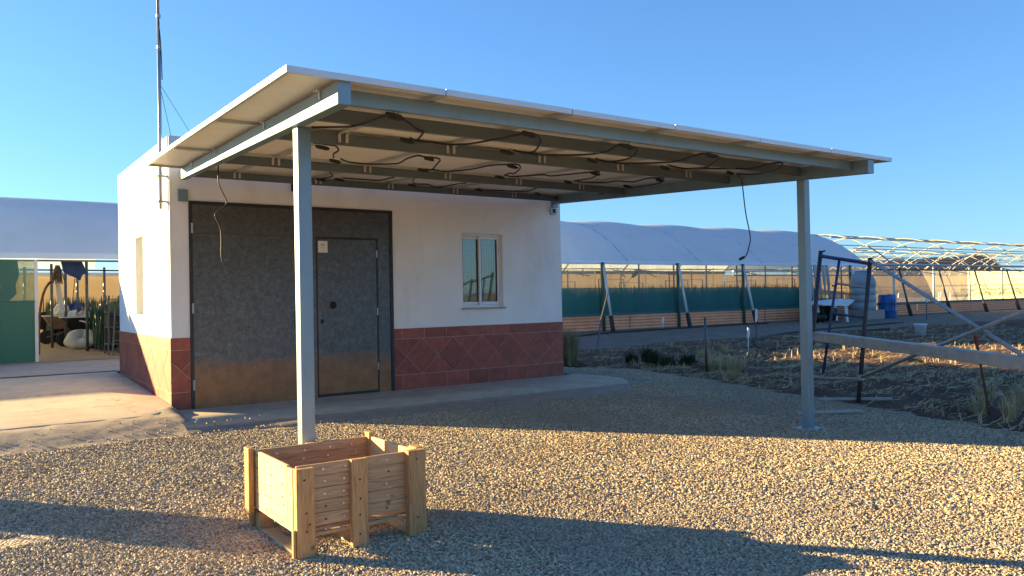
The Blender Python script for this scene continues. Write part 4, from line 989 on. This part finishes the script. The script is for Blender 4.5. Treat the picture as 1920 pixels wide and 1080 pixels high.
for i, (x, y, z, sx, sz, m_, lb) in enumerate([(2.42, 25.5, 1.20, .20, .30, SACK, 'pale sack on top of the brown wheelbarrow'), (2.74, 25.55, 1.20, .24, .30, CLOTHB, 'dark blue bundle on the brown wheelbarrow beside a pale sack'), (2.90, 25.4, 1.20, .14, .20, BROWNT, 'brown bag at the right end of the brown wheelbarrow')]):
    tag(sackmesh((x, y, z), sx, .2, sz, 10+i, m_, 'bundle'), lb, 'bag')
o = MB().bar((2.41, 24.25, 1.22), (2.99, 24.1, 1.06), .35, .035).build('white_board', WHITEP, None); tag(o, 'white board laid across the dark wheelbarrow', 'board')
o = MB().bar((2.90, 23.75, .78), (3.20, 23.85, 1.55), .10, .04).build('leaning_plank', PLANK, None); tag(o, 'grey plank leaning up beside the dark wheelbarrow', 'plank')
LT = MB().poly([(2.45, 24.05, 1.22), (2.62, 24.05, 1.22), (2.66, 24.05, 1.42), (2.50, 24.05, 1.38)], (0, .15, 0)).build('white_scrap', WHITEP, None); tag(LT, 'crumpled white scrap on the left of the white board', 'scrap')
LT = sackmesh((2.85, 24.15, 1.12), .14, .12, .20, 41, SACK, 'rag_heap'); tag(LT, 'grey rag heap on the right of the white board', 'rag')
rk = thing('pipe_rack', 'tall grey tubular rack with shelves against the right side of the greenhouse doorway', 'rack', (3.22, 20.9, .35))
for x in (2.93, 3.22, 3.5):
    for y in (20.7, 21.2): MB().tube([(x, y, .36), (x+.03, y, 1.75)], .022, 6).build('upright', PIPED, rk)
for z in (.6, 1.0, 1.35, 1.65): MB().box(2.91, 3.52, 20.7, 21.2, z, z+.02).build('shelf', PIPED, rk)
for k, (x, z, w_, h_) in enumerate(((2.95, 1.02, .2, .25), (3.2, 1.02, .22, .28), (2.98, .62, .5, .33), (3.0, 1.37, .2, .2))):
    MB().box(x, x+w_, 20.75, 21.1, z, z+h_).build('crate_box', PLANT if k % 2 else BLK, rk)
o = thing('ladder', 'dark ladder leaning in the greenhouse doorway next to the building wall', 'ladder', (3.0, 20.4, .35))
for x in (2.97, 3.12): MB().tube([(x, 20.35, .36), (x+.1, 20.6, 1.45)], .018, 6).build('stile', PIPED, o)
for k in range(5): MB().tube([(2.98+.02*k, 20.38+.045*k, .5+.2*k), (3.13+.02*k, 20.38+.045*k, .5+.2*k)], .012, 5).build('rung', PIPED, o)
hb = thing('hanging_jacket', 'dark blue jacket hanging under the eave of the greenhouse doorway', 'jacket', (2.15, 20.6, 2.1))
mb = MB(); mb.poly([(1.98, 20.6, 2.54), (2.40, 20.6, 2.53), (2.50, 20.6, 2.28), (2.40, 20.6, 2.22), (2.36, 20.6, 2.10), (2.28, 20.6, 2.16), (2.16, 20.6, 2.22), (2.03, 20.6, 2.3)], (0, .12, 0)); mb.build('cloth', CLOTHB, hb)
MB().tube([(2.25, 20.62, 2.15), (2.2, 20.62, 1.6)], .008, 4).build('cord', BLK, hb)
hb = thing('hanging_bundle', 'brown dried bundle with a pale rag hanging left of the dark blue jacket', 'bundle', (1.9, 21.4, 2.0))
mb = MB()
for i in range(60):
    a = random.uniform(0, 6.28); l = random.uniform(.03, .16); h = random.uniform(.15, .45)
    mb.bar((1.98+.04*math.cos(a), 21.4+.04*math.sin(a), 2.48), (1.98+l*math.cos(a), 21.4+l*math.sin(a), 2.48-h), .02, .012)
mb.build('dried_stalks', BROWNT, hb, kind='stuff')
mb = MB(); mb.poly([(1.93, 21.4, 2.1), (2.02, 21.4, 2.1), (2.12, 21.4, 1.45), (2.05, 21.4, 1.35), (1.98, 21.4, 1.6)], (0, .02, 0)); mb.build('rag', SACK, hb)
leaves('crop_plants', 2.15, 6, 26.1, 27.6, .46, .8, 1.40, 2200, PLANT)
leaves('crop_plants', 2.9, 3.6, 21.8, 25.5, .43, .7, 1.30, 700, PLANT)
o = thing('work_cart', 'dark two wheeled cart at the back left of the greenhouse doorway', 'cart', (2.0, 26.8, .5))
MB().box(1.75, 2.25, 26.6, 27.1, .85, 1.35).build('cart_box', BLK, o); MB().tube([(1.85, 26.55, .5), (1.85, 26.55, .9)], .03, 6).build('leg', BLK, o)
mb = MB(); mb.tube([(2.10, 26.5, .62), (2.10, 26.56, .62)], .15, 14); mb.build('wheel', BLK, o)

# ------------------------------------------------------------------ scaffold
sc = thing('scaffold', 'part erected blue scaffold with grey plank and crossed braces on the field edge', 'scaffold', (10.2, 6.6, 0))
def tb(a, b_, r_, mat, name): return MB().tube([a, b_], r_, 8).build(name, mat, sc, True)
PL0 = Vector((10.20, 7.12, .0)); PL1 = Vector((10.62, 7.12, 2.145)); PR0 = Vector((10.205, 6.312, 0)); PR1 = Vector((10.58, 6.312, 2.0))
tb(PL0, PL1, .030, SCAFR, 'frame_post'); tb(PR0, PR1, .030, SCAFR, 'frame_post')
def lp(a, b_, t): return a+(b_-a)*t
tb(lp(PL0, PL1, .965), lp(PR0, PR1, .96), .026, SCAFB, 'top_bar')
I0 = lp(lp(PL0, PL1, .17), lp(PR0, PR1, .16), .28)+Vector((0, 0, 0)); I1 = lp(lp(PL0, PL1, .95), lp(PR0, PR1, .95), .40)
tb(I0, I1, .020, SCAFB, 'inner_upright')
tb(lp(PL0, PL1, .13), lp(PR0, PR1, .16), .019, GALV, 'bottom_bar')
for t, m_ in ((.79, GALV), (.58, SCAFB)): tb(lp(I0, I1, (t-.16)/.79), lp(PR0, PR1, t+.0), .017, m_, 'rung')
for P, dx in ((PL1, .05), (lp(I0, I1, .78), -.06)):
    tb(P+Vector((0, 0, -.02)), P+Vector((.02, -dx*1.2, .0)), .012, BLK, 'locking_pin')
PE = Vector((9.10, 3.75, .76)); PS = Vector((10.10, 6.85, .90)); PE2 = PS+(PE-PS)*1.45
MB().bar(PS, PE2, .16, .13).build('plank', PLANK, sc, bevel=.006)
B1 = lp(PR0, PR1, .98); tb(B1, B1+(Vector((9.12, 3.80, .85))-B1)*1.45, .024, GALV, 'brace')
B2 = lp(PR0, PR1, .17); tb(B2, B2+(Vector((9.12, 3.80, 1.28))-B2)*1.45, .023, GALV, 'brace')
F0 = Vector((8.75, 2.70, 0)); F1 = Vector((9.5, 2.2, 0))
tb(F0, F0+Vector((.05, 0, 2.1)), .03, SCAFR, 'frame_post'); tb(F1, F1+Vector((.05, 0, 2.0)), .03, SCAFR, 'frame_post'); tb(F0+Vector((.05, 0, 2.0)), F1+Vector((.05, 0, 1.9)), .026, SCAFB, 'top_bar')
for s0, s1 in ((.17, .98),):
    c = lp(PR0, PR1, .17); MB().lathe((c.x, c.y, c.z-.04), [(.042, 0), (.042, .08)], 8).build('coupler', GALV, sc)

# stakes and posts in the field
o = thing('rusty_stake', 'rusty iron stake standing in the field below the scaffold plank', 'stake', (10.4, 4.70, 0))
MB().tube([(10.42, 4.70, -.05), (10.10, 4.70, .95)], .018, 6).build('rod', RUST, o); MB().tube([(10.13, 4.70, .86), (10.09, 4.70, .98)], .024, 6).build('tip', basic('red_paint', (.25, .05, .03)), o)
o = MB().tube([(11.89, 10.5, -.03), (11.87, 10.5, 1.08)], .024, 8).build('metal_stake', PIPED, None, True); tag(o, 'thin grey metal stake standing where gravel meets the field', 'stake')
o = MB().tube([(13.0, 15.0, .15), (13.35, 15.2, .95), (13.5, 15.1, 1.6)], .022, 6).build('wooden_stake', PIPED, None); tag(o, 'slanted thin wooden stake near the dry bush by the building corner', 'stake')
for (x, y, h, m_, lb) in ((17.2, 13.75, .55, WHITEP, 'white plastic marker on a short stake beside the black hose'), (19.9, 15.6, .85, RUST, 'thin rusty stake with a white tag nearer the greenhouse'), (19.3, 18.9, .42, WHITEP, 'small white marker against the corrugated base behind the stake')):
    o = thing('marker_stake', lb, 'marker', (x, y, gz(x, y)))
    z = gz(x, y)
    MB().tube([(x, y, z-.03), (x+.02, y, z+h)], .015, 5).build('rod', m_, o); MB().poly([(x-.05, y-.02, z+h*.55), (x+.04, y-.02, z+h*.6), (x+.06, y-.02, z+h), (x-.02, y-.02, z+h*1.05)], (0, .02, 0)).build('flag', WHITEP, o)
o = thing('marker_stake', 'stake with white tag standing left of the white bucket', 'marker', (32.5, 17, .3))
MB().tube([(32.5, 17, .2), (32.5, 17, 1.35)], .022, 5).build('rod', PIPED, o); MB().box(32.42, 32.56, 16.98, 17.0, 1.0, 1.3).build('flag', WHITEP, o)
# bucket
def bucket(x, y):
    z = hfield(x, y) if y < 15 else gz(x, y)
    o = thing('bucket', 'white plastic bucket standing on the bare soil below the greenhouse frame', 'bucket', (x, y, z))
    MB().lathe((x, y, z), [(.15, 0), (.185, .33), (.20, .34), (.20, .38), (.185, .38), (.15, .05)], 18).build('bucket_body', WHITEP, o, True)
    MB().tube([(x+.19*math.cos(a), y, z+.36-.10*math.sin(a)) for a in [math.pi*i/8 for i in range(9)]], .006, 4).build('handle', PIPE, o)
bucket(25.4, 13.5)
# barrel, tank, table, bags
def barrel(x, y, z, r_, h, mat, name, label):
    o = thing(name, label, 'barrel', (x, y, z))
    MB().lathe((x, y, z), [(r_*.93, 0), (r_, .05), (r_, h*.30), (r_*1.05, h*.33), (r_, h*.36), (r_, h*.63), (r_*1.05, h*.66), (r_, h*.69), (r_, h*.95), (r_*.9, h), (r_*.85, h), (r_*.85, h-.03)], 22).build('drum', mat, o, True)
    MB().lathe((x+r_*.4, y, z+h-.03), [(.05, 0), (.05, .05)], 8).build('bung', BLK, o)
    for k in range(5): MB().tube([(x-r_*.9+.12*k, y-r_*1.0+.03*abs(k-2), z+h*.25+.02*k), (x-r_*.85+.12*k, y-r_*1.02+.03*abs(k-2), z+h*.8)], .012, 4).build('drip_stain', BLK, o)
    return o
barrel(32.2, 18.5, .34, .35, 1.0, BLUEP, 'blue_barrel', 'blue plastic barrel with dark drips beside the grey tank')
o = thing('grey_tank', 'tall ribbed grey plastic tank standing on a block by the greenhouse end', 'tank', (30.9, 18.8, .34))
MB().lathe((30.9, 18.8, .72), [(.46, 0), (.50, .05), (.50, .28), (.47, .31), (.50, .34), (.50, .58), (.47, .61), (.50, .64), (.50, .88), (.47, .91), (.50, .94), (.50, 1.22), (.42, 1.42), (.32, 1.52), (.30, 1.60)], 24).build('tank_body', GREYP, o, True)
MB().lathe((30.9, 18.8, 2.32), [(.31, 0), (.31, .05), (.27, .08)], 18).build('tank_lid', WHITEP, o, True)
o = MB().box(30.2, 31.5, 18.2, 19.3, .33, .72).build('concrete_block', CINDER, None, bevel=.02); tag(o, 'brown concrete block plinth under the grey tank', 'block')
tbl = thing('white_table', 'worn white table with dark bags beneath beside the grey tank', 'table', (27.6, 18.4, .34))
mb = MB(); mb.poly([(26.6, 17.8, 1.0), (27.6, 17.4, .95), (28.8, 17.9, 1.12), (28.9, 18.6, 1.16), (27.6, 18.9, 1.1), (26.7, 18.5, 1.03)], (0, 0, .06)); mb.build('tabletop', WHITEP, tbl)
for x, y in ((27.8, 17.6), (28.5, 18.5), (26.9, 18.2)): MB().poly([(x-.14, y, .98), (x+.06, y, .98), (x+.14, y, .34), (x+.04, y, .34)], (0, .06, 0)).build('leg', WHITEP, tbl)
tag(sackmesh((27.0, 18.4, .33), .5, .4, .5, 21, BLK, 'bag'), 'dark bag on the ground under the left of the white table', 'bag')
tag(sackmesh((28.5, 18.9, .33), .55, .4, .6, 22, BLK, 'bag'), 'dark bag slumped between the white table and the tank', 'bag')
o = MB().tube([(31.6, 18.9, 1.2), (31.72, 18.95, 2.0)], .06, 6).build('dark_pole', RUST, None); tag(o, 'short dark pole sticking up behind the blue barrel', 'pole')
o = thing('plastic_drape', 'grey rag of plastic hanging down from the covered greenhouse end by the tank', 'plastic sheet', (29.5, 19.3, 2))
mb = MB(); rnd = random.Random(4)
for k in range(5):
    x = 28.4+.28*k; mb.poly([(x, 19.6, 2.62), (x+.2, 19.6, 2.62), (x+.24, 19.55, 1.5+rnd.random()*.4), (x+.12, 19.5, 1.0+rnd.random()*.4)], (0, .03, 0))
mb.build('sheet', GREYP, o)
# hoses
def ghose(pts, label): 
    o = MB().tube([(x, y, gz(x, y)+.045) for x, y in pts], .028, 6, smooth_pts=6).build('hose', HOSE, None, True); tag(o, label, 'hose')
ghose([(12.0, 16.6), (14, 17.6), (16, 18.4), (18.5, 18.7), (21, 18.9), (25, 19.0)], 'black hose lying along the foot of the terracotta greenhouse base')
ghose([(17.3, 13.2), (18.6, 13.0), (21, 13.9), (24, 15.2), (27, 15.4)], 'black hose looping on the field soil beside the white marker')
ghose([(17.3, 13.3), (17.9, 14.0), (20, 15.4), (24, 16.2), (30, 16.6)], 'black hose lying on the dirt path behind the looping hose')
o = MB().bar((8.6, 6.15, .03), (9.3, 5.7, .04), .06, .03).build('wood_scrap', PLANK, None); tag(o, 'short grey wood scrap on the gravel left of the scaffold foot', 'wood')
o = MB().bar((9.95, 6.75, .03), (10.6, 6.05, .04), .05, .03).build('wood_scrap', PLANK, None); tag(o, 'grey wood strip lying under the scaffold foot', 'wood')

# ------------------------------------------------------------------ vegetation
def tuft(mb, x, y, z, n, h, spread, wd):
    for i in range(n):
        a = random.uniform(0, 6.28); l = random.uniform(.2, 1)*spread; hh = h*random.uniform(.5, 1.1)
        bx = x+random.uniform(-1, 1)*spread*.3; by = y+random.uniform(-1, 1)*spread*.3
        dx = -math.sin(a)*wd; dy = math.cos(a)*wd
        mx = bx+math.cos(a)*l*.4; my = by+math.sin(a)*l*.4; tx = bx+math.cos(a)*l; ty = by+math.sin(a)*l
        mb.quad((bx-dx, by-dy, z), (bx+dx, by+dy, z), (mx+dx*.7, my+dy*.7, z+hh*.65), (mx-dx*.7, my-dy*.7, z+hh*.65))
        mb.tri((mx-dx*.7, my-dy*.7, z+hh*.65), (mx+dx*.7, my+dy*.7, z+hh*.65), (tx, ty, z+hh))
def on_field(x, y):
    a = math.degrees(math.atan2(x, y)); return x > field_edge(y)+.05 and 30 < a < 78
mb = MB(); cnt = 0
while cnt < 9500:      # lying straw and stubble over the field
    d = random.random()**1.4*26+9; a = R(random.uniform(35, 76)); x = d*math.sin(a); y = d*math.cos(a)
    if y > 15.6 or not on_field(x, y): continue
    row = math.sin((y*.8+x*.10)*2*math.pi/1.0)
    if row < -.3 and random.random() < .75: continue
    if d < 14.5 and random.random() < (.72 if y < 8 else .3): continue
    if vn(x*.7, y*.9) < .42 and random.random() < .6: continue
    cnt += 1; z = hfield(x, y)+.005
    if random.random() < .92:
        for q in range(3):
            b_ = random.gauss(0, .55)+(math.pi if random.random() < .5 else 0)-.12; l = random.uniform(.04, .20); wd = random.uniform(.0018, .0045); xx = x+random.uniform(-.15, .15); yy = y+random.uniform(-.15, .15)
            z = hfield(xx, yy)+.012
            dx = math.cos(b_)*l; dy = math.sin(b_)*l; px = -math.sin(b_)*wd; py = math.cos(b_)*wd
            x2 = xx+dx; y2 = yy+dy; z2 = hfield(x2, y2)+random.uniform(.005, .06)
            mb.quad((xx-px, yy-py, z), (xx+px, yy+py, z+wd), (x2+px, y2+py, z2+wd), (x2-px, y2-py, z2))
    else: tuft(mb, x, y, z, 5, random.uniform(.08, .20), .07, .006)
mb.build('straw_litter', STRAW, None, kind='stuff')
def plant(name, label, cat, group, x, y, n, h, spread, wd, mat, k=1):
    mb = MB(); z = hfield(x, y) if x > field_edge(min(y, 19)) else 0
    for i in range(k):
        tuft(mb, x+random.uniform(-.5, .5)*spread*(k > 1), y+random.uniform(-.5, .5)*spread*(k > 1), z-.02, n, h, spread, wd)
    o = mb.build(name, mat, None); tag(o, label, cat, group); return o
plant('dry_bush', 'straw coloured dry bush against the right corner of the white building', 'bush', None, 11.0, 13.75, 300, .78, .42, .006, DRYBUSH, 4)
WEEDS = [(12.3, 13.0, .32, 'dark green weed nearest the dry bush on the gravel edge'), (12.3, 12.6, .36, 'dark green weed second from the dry bush along the gravel edge'), (12.3, 12.3, .30, 'low dark green weed in the middle of the row on the gravel edge'), (12.0, 11.7, .34, 'dark green weed just in front of the low middle weed'), (12.5, 11.6, .3, 'dark green weed beside the pale tuft on the gravel edge'), (12.9, 11.9, .26, 'smallest dark green weed set back behind the pale tufts')]
for x, y, h, lb in WEEDS:
    plant('green_weed', lb, 'weed', 'dark green weeds along the gravel edge', x, y, 60, h, .26, .012, GREENW, 3)
TUFTS = [(12.7, 11.2, .42, 'tallest pale grass tuft left of the grey metal stake'), (12.5, 10.8, .40, 'pale grass tuft touching the tallest tuft by the grey stake'), (12.9, 10.9, .34, 'pale grass tuft right behind the grey metal stake'), (11.9, 9.9, .30, 'pale grass tuft in front of the grey metal stake'), (12.3, 10.0, .28, 'pale grass tuft just right of the grey metal stake'), (11.2, 9.3, .24, 'low pale tuft on the gravel edge between stake and right post'), (14.5, 12.9, .25, 'small pale tuft in the field behind the grey stake'), (15.8, 13.4, .25, 'small pale tuft in the field left of the white marker'),
 (11.0, 4.6, .35, 'big pale tuft right of the rusty stake'), (10.5, 4.9, .28, 'pale tuft left of the foot of the rusty stake'), (10.0, 4.3, .3, 'pale tuft at the gravel edge in front of the rusty stake'), (11.4, 5.2, .25, 'small pale tuft behind the rusty stake'), (10.6, 3.9, .3, 'pale tuft at the right edge near the gravel'), (20.5, 14.4, .3, 'pale tuft beyond the looping black hose'), (22, 14, .28, 'pale tuft left of the white bucket'), (18.5, 12.6, .25, 'pale tuft right of the white marker in the field')]
for x, y, h, lb in TUFTS:
    plant('dry_grass_tuft', lb, 'grass tuft', 'dry grass tufts on the field', x, y, 55, h, .22, .006, STRAW, 2)

# barrel added out of view, stands in for the caster of the gravel shadow
o = barrel(-1.75, 9.70, .0, .34, 1.18, BLUEP, 'blue_barrel', 'added blue barrel out of view left of the yard, shadow caster for the gravel')
